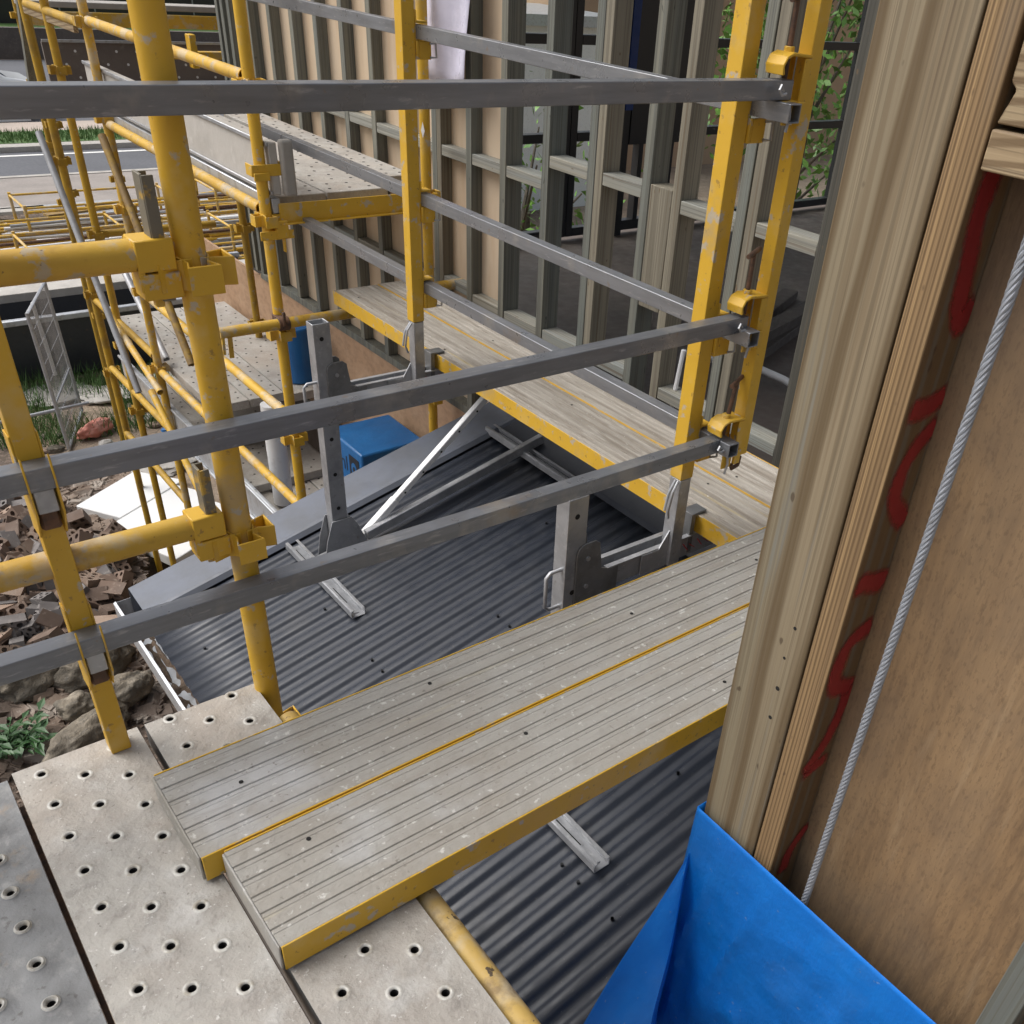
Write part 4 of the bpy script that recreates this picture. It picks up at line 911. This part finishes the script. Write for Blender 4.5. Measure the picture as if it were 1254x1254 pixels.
rock('boulder', (.47,5.55,-3.28), (.34,.13,.12), 'dark boulder along the end of the perforated board', M_rock, 5, rot=.45)
rock('boulder', (-.05,6.35,-3.2), (.13,.11,.13), 'pale lumpy boulder beside the green weed', M_conc, 6)
rock('boulder', (.12,6.9,-3.1), (.10,.09,.08), 'small pale boulder among the bricks', M_conc, 7)
# weed
t = thing('weed', 'leafy dark green weed growing at the lower left beside the dimpled board', 'weed', (.03, 5.75, -3.4)); random.seed(5)
b = MB(); s_ = MB()
for k in range(26):
    a = random.uniform(0,6.28); le = random.uniform(.12,.34); base = Vector((.03+random.uniform(-.05,.05),5.78+random.uniform(-.06,.06),-3.38)); d = Vector((math.cos(a),math.sin(a),random.uniform(.5,1.3))).normalized()
    tip = base + d*le; s_.path([base, base+d*le*.5+Vector((0,0,.02)), tip], .004, 5)
    for q in range(6):
        p = base + d*le*(.35+.13*q); a2 = a + (1 if q%2 else -1)*random.uniform(.6,1.3); e = Vector((math.cos(a2),math.sin(a2),random.uniform(-.15,.4))).normalized(); ll = random.uniform(.07,.13); side = e.cross(Vector((0,0,1))).normalized()*ll*.22
        m0 = p + e*ll*.45
        b.face([p, m0+side+Vector((0,0,.008)), p+e*ll-Vector((0,0,.012)), m0])
        b.face([p, m0, p+e*ll-Vector((0,0,.012)), m0-side+Vector((0,0,.008))])
b.done('leaves', M_leaf, t); s_.done('stems', M_leaf, t)
# foam sheets
fs = [((1.28,8.82),(1.95,9.25),(2.30,8.86),(1.55,8.42),'top'), ((1.42,8.30),(2.2,8.75),(2.42,8.45),(1.62,8.02),'middle'), ((1.50,7.98),(2.3,8.40),(2.6,7.9),(1.72,7.45),'lowest')]
for i, (p0, p1, p2, p3, nm) in enumerate(fs):
    z = -3.42 + .0*i
    tag(MB().prism([(*p0,z+.02),(*p1,z+.02),(*p2,z),(*p3,z)], (0,0,.10)).done('foam_sheet', M_foam, bevel=.006), 'white foam sheet lying on the dirt, %s of the three behind the transom' % {'top':'farthest','middle':'middle','lowest':'nearest'}[nm], 'foam sheet')
# grass tufts
b = MB(); random.seed(9)
for k in range(5200):
    x = random.uniform(1.0, 3.4); y = random.uniform(9.9, 12.6)
    if noise.noise(Vector((x*1.2, y*1.2, 0))) < -.12: continue
    h = random.uniform(.08,.32); a = random.uniform(0,6.3); dx, dy = math.cos(a)*.006, math.sin(a)*.006; lx, ly = random.uniform(-.14,.14), random.uniform(-.14,.14)
    b.face([(x-dx,y-dy,GZ),(x+dx,y+dy,GZ),(x+lx*.4+dx*.6,y+ly*.4+dy*.6,GZ+h*.6),(x+lx*.4-dx*.6,y+ly*.4-dy*.6,GZ+h*.6)]); b.face([(x+lx*.4-dx*.6,y+ly*.4-dy*.6,GZ+h*.6),(x+lx*.4+dx*.6,y+ly*.4+dy*.6,GZ+h*.6),(x+lx,y+ly,GZ+h)])
tag(b.done('rough_grass', M_grass), 'rough green grass growing around the mesh fence panel', None, kind='stuff')
# mesh fence panel
t = thing('mesh_fence_panel', 'galvanised wire mesh fence panel standing on the rough grass', 'fence panel', (1.62,10.65,GZ))
A_, B_ = Vector((1.64,10.65,GZ+.03)), Vector((2.04,11.62,GZ+.03)); H = 1.5
b = MB(); U = Vector((-.03,0,H)); b.path([A_, A_+U, B_+U, B_, A_], .019, 10); b.tube(A_+U*.35, B_+U*.35, .012, 8); b.done('frame', M_galv, t)
b = MB()
for k in range(1, 26): p = A_ + (B_-A_)*k/26; b.tube(p, p+U, .003, 5)
for k in range(1, 8): b.tube(A_+U*k/8, B_+U*k/8, .003, 5)
b.done('wire_mesh', M_galv, t)
d_ = (B_-A_)
tag(MB().prism([A_+d_*.42+U*.45+Vector((-.03,0,0)), A_+d_*.56+U*.42+Vector((-.03,0,0)), A_+d_*.5+U*.98+Vector((-.03,0,0)), A_+d_*.38+U*.99+Vector((-.03,0,0))], (-.008,.004,0)).done('white_strip', M_white), 'white plastic strip tied to the wire mesh fence panel', 'strip')
tag(MB().tube((.9,10.75,GZ+.42),(2.0,10.9,GZ+.40),.019,10).done('brace_tube', M_galv), 'galvanised brace tube lying across the mesh fence foot', 'brace')
rock('rubbish_bag', (2.0,10.9,GZ+.09), (.23,.10,.09), 'crumpled orange red bag lying in the grass by the mesh fence', M_bagr, 12, 'bag', .5)
rock('rubbish_bag', (2.85,10.55,GZ+.06), (.22,.14,.05), 'crumpled blue plastic scrap on the dirt beyond the standards', M_bluep, 13, 'plastic scrap')
for i, (x,y,sx,sy) in enumerate(((1.9,12.2,.5,.3),(2.6,11.9,.55,.25),(3.1,12.1,.4,.3),(2.3,9.75,.35,.22))):
    rock('concrete_slab', (x,y,GZ+.03), (sx,sy,.06), ('pale flat slab of broken concrete at the left end of the dirt strip','pale flat slab of broken concrete in the middle of the dirt strip','pale flat slab of broken concrete by the far standards','small broken slab just beyond the foam sheets')[i], M_conc, 20+i, 'slab')
random.seed(21)
for k in range(46):
    x = random.uniform(1.0, 3.6); y = random.uniform(9.3, 11.4)
    rock('stone', (x,y,GZ+.02), (random.uniform(.03,.10),random.uniform(.03,.07),random.uniform(.02,.05)), 'small pale stone lying on the dirt between the grass and the rubble', random.choice((M_conc,M_br[1],M_rock)), 40+k, 'stone', random.uniform(0,3), 'small stones on the dirt')
# skip bin
t = thing('skip_bin', 'dark grey open skip with a pale rim behind the mesh fence', 'skip', (2.9, 13.6, GZ))
MB().prism([(1.2,12.75,GZ+.05),(4.9,12.75,GZ+.05),(5.1,12.6,GZ+.82),(1.0,12.6,GZ+.82)], (0,.05,0)).prism([(1.2,14.1,GZ+.05),(4.9,14.1,GZ+.05),(5.1,14.2,GZ+.82),(1.0,14.2,GZ+.82)], (0,.05,0)).box(1.2,4.9,12.8,14.1,GZ+.05,GZ+.1).prism([(1.2,12.8,GZ+.1),(1.0,12.65,GZ+.82),(1.0,14.2,GZ+.82),(1.2,14.1,GZ+.1)], (.05,0,0)).done('skip_body', M_bin, t)
MB().box(.95,5.15,12.52,12.60,GZ+.80,GZ+.87).box(.95,5.15,14.25,14.33,GZ+.80,GZ+.87).done('rim', M_gut, t, bevel=.01)
tag(MB().box(.8,5.0,13.1,13.45,GZ+.90,GZ+1.0).done('grey_plank', M_conc, bevel=.005), 'weathered grey plank laid across the top of the skip', 'plank')
tag(MB().beam((2.9,13.8,GZ+.95),(3.9,14.0,GZ+1.1),.09,.05).done('timber_offcut', M_stud), 'grey timber offcut sticking out of the skip', 'timber')

# ------------- stored scaffold gear in racks
random.seed(31)
def rack(x0, y0, wx, wy, h, label):
    t = thing('storage_rack', label, 'storage rack', (x0, y0, GZ))
    b = MB()
    for x in (x0, x0+wx):
        for y in (y0, y0+wy): b.tube((x,y,GZ),(x,y,GZ+h),.025,10)
        b.tube((x,y0,GZ+h*.25),(x,y0+wy,GZ+h*.25),.022,10); b.tube((x,y0,GZ+h*.95),(x,y0+wy,GZ+h*.95),.02,10)
    for y in (y0, y0+wy): b.tube((x0,y,GZ+h*.25),(x0+wx,y,GZ+h*.25),.022,10); b.tube((x0,y,GZ+h*.95),(x0+wx,y,GZ+h*.95),.018,10)
    b.done('frame', M_yelworn, t); return t
gearcols = [(M_yelworn,'yellow'),(M_gtub,'grey'),(M_yel,'yellow'),(M_white,'white'),(M_rust,'rusty')]
racks = [(4.2,14.3,2.2,.9,.8,'front'),(1.8,16.7,2.4,.9,.8,'second left'),(4.9,17.0,2.4,.9,.8,'central'),(8.2,17.2,2.4,.9,.9,'right'),(2.6,15.4,2.4,1.0,.9,'left'),(5.6,15.7,2.2,1.0,.9,'middle'),(3.1,17.9,2.4,1.0,.9,'rear left'),(6.3,18.2,2.4,1.0,.9,'rear right'),(1.0,15.2,1.3,1.0,.8,'far left')]
for rx, ry, wx, wy, h, nm in racks:
    rack(rx, ry, wx, wy, h, 'yellow tube storage rack of scaffold gear, %s one of the yard' % nm)
    for k in range(20):
        m, cn = random.choice(gearcols); y = ry + .06 + (wy-.12)*random.random(); z = GZ + h*.25 + .05 + .055*(k//3) ; dx = random.uniform(-.4,.4); tw = random.uniform(-.06,.06)
        tag(MB().tube((rx-.25+dx,y-tw,z),(rx+wx+.25+dx,y+tw,z+random.uniform(-.02,.02)),.024,10,hollow=.004).done('stored_tube', m), '%s tube lying in the storage racks of the yard' % cn, 'tube', 'tubes in the storage racks')
for k in range(16):
    m, cn = random.choice([(M_conc,'grey'),(M_white,'white'),(M_yelworn,'yellow edged'),(M_gut,'galvanised')]); x = random.uniform(1.0, 7.5); y = random.uniform(19.4, 20.9); z = GZ + .05 + .07*(k//4)
    a = random.uniform(-.05,.12); L_ = random.uniform(1.6, 2.6)
    tag(MB().beam((x,y,z),(x+L_*math.cos(a),y+L_*math.sin(a),z),.23,.06).done('stored_board', m, bevel=.004), '%s board stacked flat beside the paved footpath' % cn, 'board', 'boards stacked beside the footpath')
for k in range(7):
    x = 1.2 + k*1.0; 
    tag(MB().beam((x,14.75+.05*(k%2),GZ+.05),(x+.95,14.85,GZ+.07),.3,.07).done('pallet_board', random.choice((M_conc,M_hoard,M_stud)), bevel=.004), 'weathered board lying flat in front of the storage racks', 'board', 'boards lying in front of the racks')
struct(MB().box(-2, 14, 13.0, 21.25, GZ-.05, GZ+.012).done('yard_gravel', M_rub))
random.seed(77)
for k in range(70):
    x = random.uniform(.8, 7.5); y = random.uniform(14.4, 21.0); z = GZ + random.choice((.05,.05,.12,.3,.5)); a = random.gauss(.06,.12) if random.random() < .8 else random.uniform(0,3.1); L_ = random.uniform(.9, 2.6); e = Vector((math.cos(a), math.sin(a), 0))*L_/2; c_ = Vector((x,y,z)); m, cn = random.choice(gearcols + [(M_hoard,'dark'),(M_stud,'grey wooden'),(M_brn,'brown')])
    if k % 3: tag(MB().tube(c_-e, c_+e+Vector((0,0,random.uniform(-.05,.05))), .024, 10, hollow=.004).done('loose_tube', m), 'loose %s length lying in the scaffold yard clutter' % cn, 'tube', 'loose lengths in the scaffold yard')
    else: tag(MB().beam(c_-e, c_+e, .2, .05).done('loose_plank', m, bevel=.004), 'loose %s plank lying in the scaffold yard clutter' % cn, 'plank', 'loose planks in the scaffold yard')
t = thing('crowd_barrier', 'pale grey barrier rail with upright bars in front of the yard racks', 'barrier', (1.6,14.6,GZ))
b = MB(); b.tube((.8,14.95,GZ+.95),(4.6,15.1,GZ+.95),.02,10).tube((.8,14.95,GZ+.35),(4.6,15.1,GZ+.35),.02,10); b.done('rail', M_gtub, t)
b = MB()
for k in range(16): b.tube((.85+.25*k,14.95+.01*k,GZ+.35),(.85+.25*k,14.95+.01*k,GZ+.95),.011,8)
b.done('bar', M_yelworn, t)['kind'] = 'stuff'
tag(MB().tube((5.9,14.6,GZ+.75),(7.6,14.9,GZ+.75),.12,20).done('grey_pipe', M_conc, bevel=.01), 'fat pale grey pipe beyond the end of the stud wall', 'pipe')
# ------------- far platform with perforated sheet
tag(MB().box(2.1,4.6,9.95,10.2,.60,.645).done('far_platform_board', M_conc, bevel=.004), 'pale board of the far scaffold platform behind the top rail', 'board')
tag(MB().box(2.1,4.6,9.93,9.98,.47,.575).done('far_platform_beam', M_yelworn, bevel=.004), 'yellow beam under the far scaffold platform', 'beam')
t = thing('perforated_hoarding', 'dark brown panel with pale round holes behind the top rail', 'panel', (2.1,10.05,.02))
MB().box(2.2,4.7,10.03,10.06,.03,.345).done('sheet', M_hoardl, t); MB().box(2.2,4.7,10.01,10.028,.345,.365).done('rim', M_gut, t)
b = MB(); random.seed(2)
for i in range(14):
    for j in range(3): b.tube((2.28+.17*i+.08*(j%2),10.0295,.08+.10*j),(2.28+.17*i+.08*(j%2),10.0275,.08+.10*j),.011,10)
b.done('hole_light_disc', M_white, t)  # white discs painted in for light showing through the holes
tag(MB().box(1.9,4.7,10.0,10.3,-.02,.02).done('far_platform_board', M_conc, bevel=.004), 'grey board at the foot of the brown perforated panel', 'board')
tag(MB().box(3.1,4.0,9.7,9.78,.26,.32).box(3.3,3.36,9.6,9.7,.20,.46).done('yellow_bracket', M_yel, bevel=.005), 'small yellow steel bracket on the far platform beside the thick standard', 'bracket')
for x in (2.15, 3.35, 4.55):
    standard(x, 10.4, GZ, 1.5, (.5, 0, -.5, -1.0), 'dull yellow standard of the far platform beyond the brown panel', mat=M_yeldark, seg=14, group='standards of the far platform')
# ------------- street edge
t = thing('parked_car', 'white and blue grey car parked across the street', 'car', (4.6,32.4,GZ))
def carprof(): return [(-2.1,.35),(-2.15,.7),(-1.9,.95),(-1.3,1.0),(-.7,1.42),(.6,1.45),(1.25,1.0),(1.95,.9),(2.15,.65),(2.1,.35)]
MB().prism([(4.6+px,31.5,GZ+pz) for px,pz in carprof()], (0,1.75,0)).done('body', M_carb, t, bevel=.06, seg=3)
MB().prism([(4.6+px,31.47,GZ+pz) for px,pz in ((-1.2,1.02),(-.68,1.36),(.55,1.38),(1.1,1.02))], (0,1.81,0)).prism([(4.6+1.05,31.6,GZ+1.08),(4.6+.68,31.6,GZ+1.40),(4.6+.72,31.6,GZ+1.42),(4.6+1.27,31.6,GZ+1.02)], (0,1.55,0)).done('window', M_carg, t)
for x in (3.3, 5.95):
    for y in (31.5, 33.2): MB().tube((x,y-.03,GZ+.32),(x,y+.12,GZ+.32),.32,24).done('wheel', M_tyre, t)
for y in (31.75, 32.95): MB().box(6.62,6.77,y-.2,y+.2,GZ+.62,GZ+.78).done('headlight', M_gut, t, bevel=.02)
tag(MB().box(2.6,6.1,31.0,31.35,GZ+.02,GZ+.75).box(2.7,6.0,30.99,31.36,GZ+.76,GZ+.80).done('street_barrier', M_white, bevel=.06), 'white plastic street barrier along the far footpath', 'barrier')
tag(MB().box(-20,40,44.2,44.5,GZ,GZ+1.0).done('low_wall', M_hoard), 'low brown wall beyond the street with a pale coping', 'wall')
tag(MB().box(-20,40,48.9,49.4,GZ,GZ+.25).done('stone_edging', M_path), 'pale stone edging in front of the far lawn', 'edging')
t = thing('black_fence', 'black paling fence behind the far lawn', 'fence', (5,57,GZ))
MB().box(-20,45,57,57.05,GZ,GZ+2.6).done('palings', M_black, t)
b = MB()
for k in range(40): b.box(-20+1.6*k,-19.94+1.6*k,56.93,56.99,GZ,GZ+2.7)
b.box(-20,45,56.94,56.99,GZ+2.5,GZ+2.6); b.done('post', M_gtub, t)
def leaftree(x, y, z0, h, r, label, n=2600, leaf=.14, name='tree', seed=1, mat=M_tleaf):
    random.seed(seed); t = thing(name, label, 'tree', (x,y,z0)); b = MB(); b.tube((x,y,z0),(x+.1,y,z0+h*.62),.11,10,r1=.05); cl = []
    for k in range(9):
        a = k*2.4; zz = z0 + h*(.35+.07*k); p = Vector((x+math.cos(a)*r*random.uniform(.3,.75), y+math.sin(a)*r*random.uniform(.3,.75), zz)); cl.append(p); b.tube((x,y,z0+h*(.25+.04*k)), p, .035, 6, r1=.012)
    b.done('trunk', M_bark, t); c_ = MB()
    for k in range(n):
        q = random.choice(cl) + Vector((random.gauss(0,1),random.gauss(0,1),random.gauss(0,.8)))*r*.27
        nn = Vector((random.uniform(-1,1),random.uniform(-1,1),random.uniform(-.2,1))).normalized(); a = nn.orthogonal().normalized(); bb = nn.cross(a); s = leaf*random.uniform(.5,1.1)
        a2 = a*math.cos(k)+bb*math.sin(k); b2 = nn.cross(a2)
        c_.face([q-a2*s, q-b2*s*.45, q+a2*s, q+b2*s*.45])
    c_.done('crown', mat, t); return t
leaftree(7.6, 10.5, GZ, 3.3, 1.3, 'bright green bush seen low through the windows of the room', n=450, leaf=.08, seed=1)
leaftree(13.6, 10.9, GZ, 6.2, 1.5, 'bright green tree outside the tall window beside the close post', seed=2, n=1700, leaf=.11)
leaftree(15.5, 13.5, GZ, 6.6, 1.7, 'taller green tree behind the first window tree', seed=3, n=1500, leaf=.12)
t = thing('tan_house', 'tan rendered house behind the trees outside the window', 'house', (22,22,GZ))
MB().box(16,30,21,28,GZ,GZ+6.5).done('wall', M_tan, t)
MB().box(15.7,30.3,20.7,28.3,GZ+6.5,GZ+6.8).done('roof', M_hoard, t)
for x in (18, 20.2, 22.4):
    for z in (.9, 3.9):
        f = MB().box(x,x+1.1,20.95,21.0,GZ+z,GZ+z+1.3).done('window', M_black, t); MB().box(x+.08,x+1.02,20.94,20.948,GZ+z+.08,GZ+z+1.22).done('pane', M_carg, f)
t = thing('white_shed', 'long white shed seen through the window row', 'shed', (7,17,GZ))
MB().box(8.5,15.5,18,21,GZ,GZ+3.6).done('wall', M_white, t); MB().box(8.3,15.7,17.8,21.2,GZ+3.6,GZ+3.8).done('roof', M_gut, t)
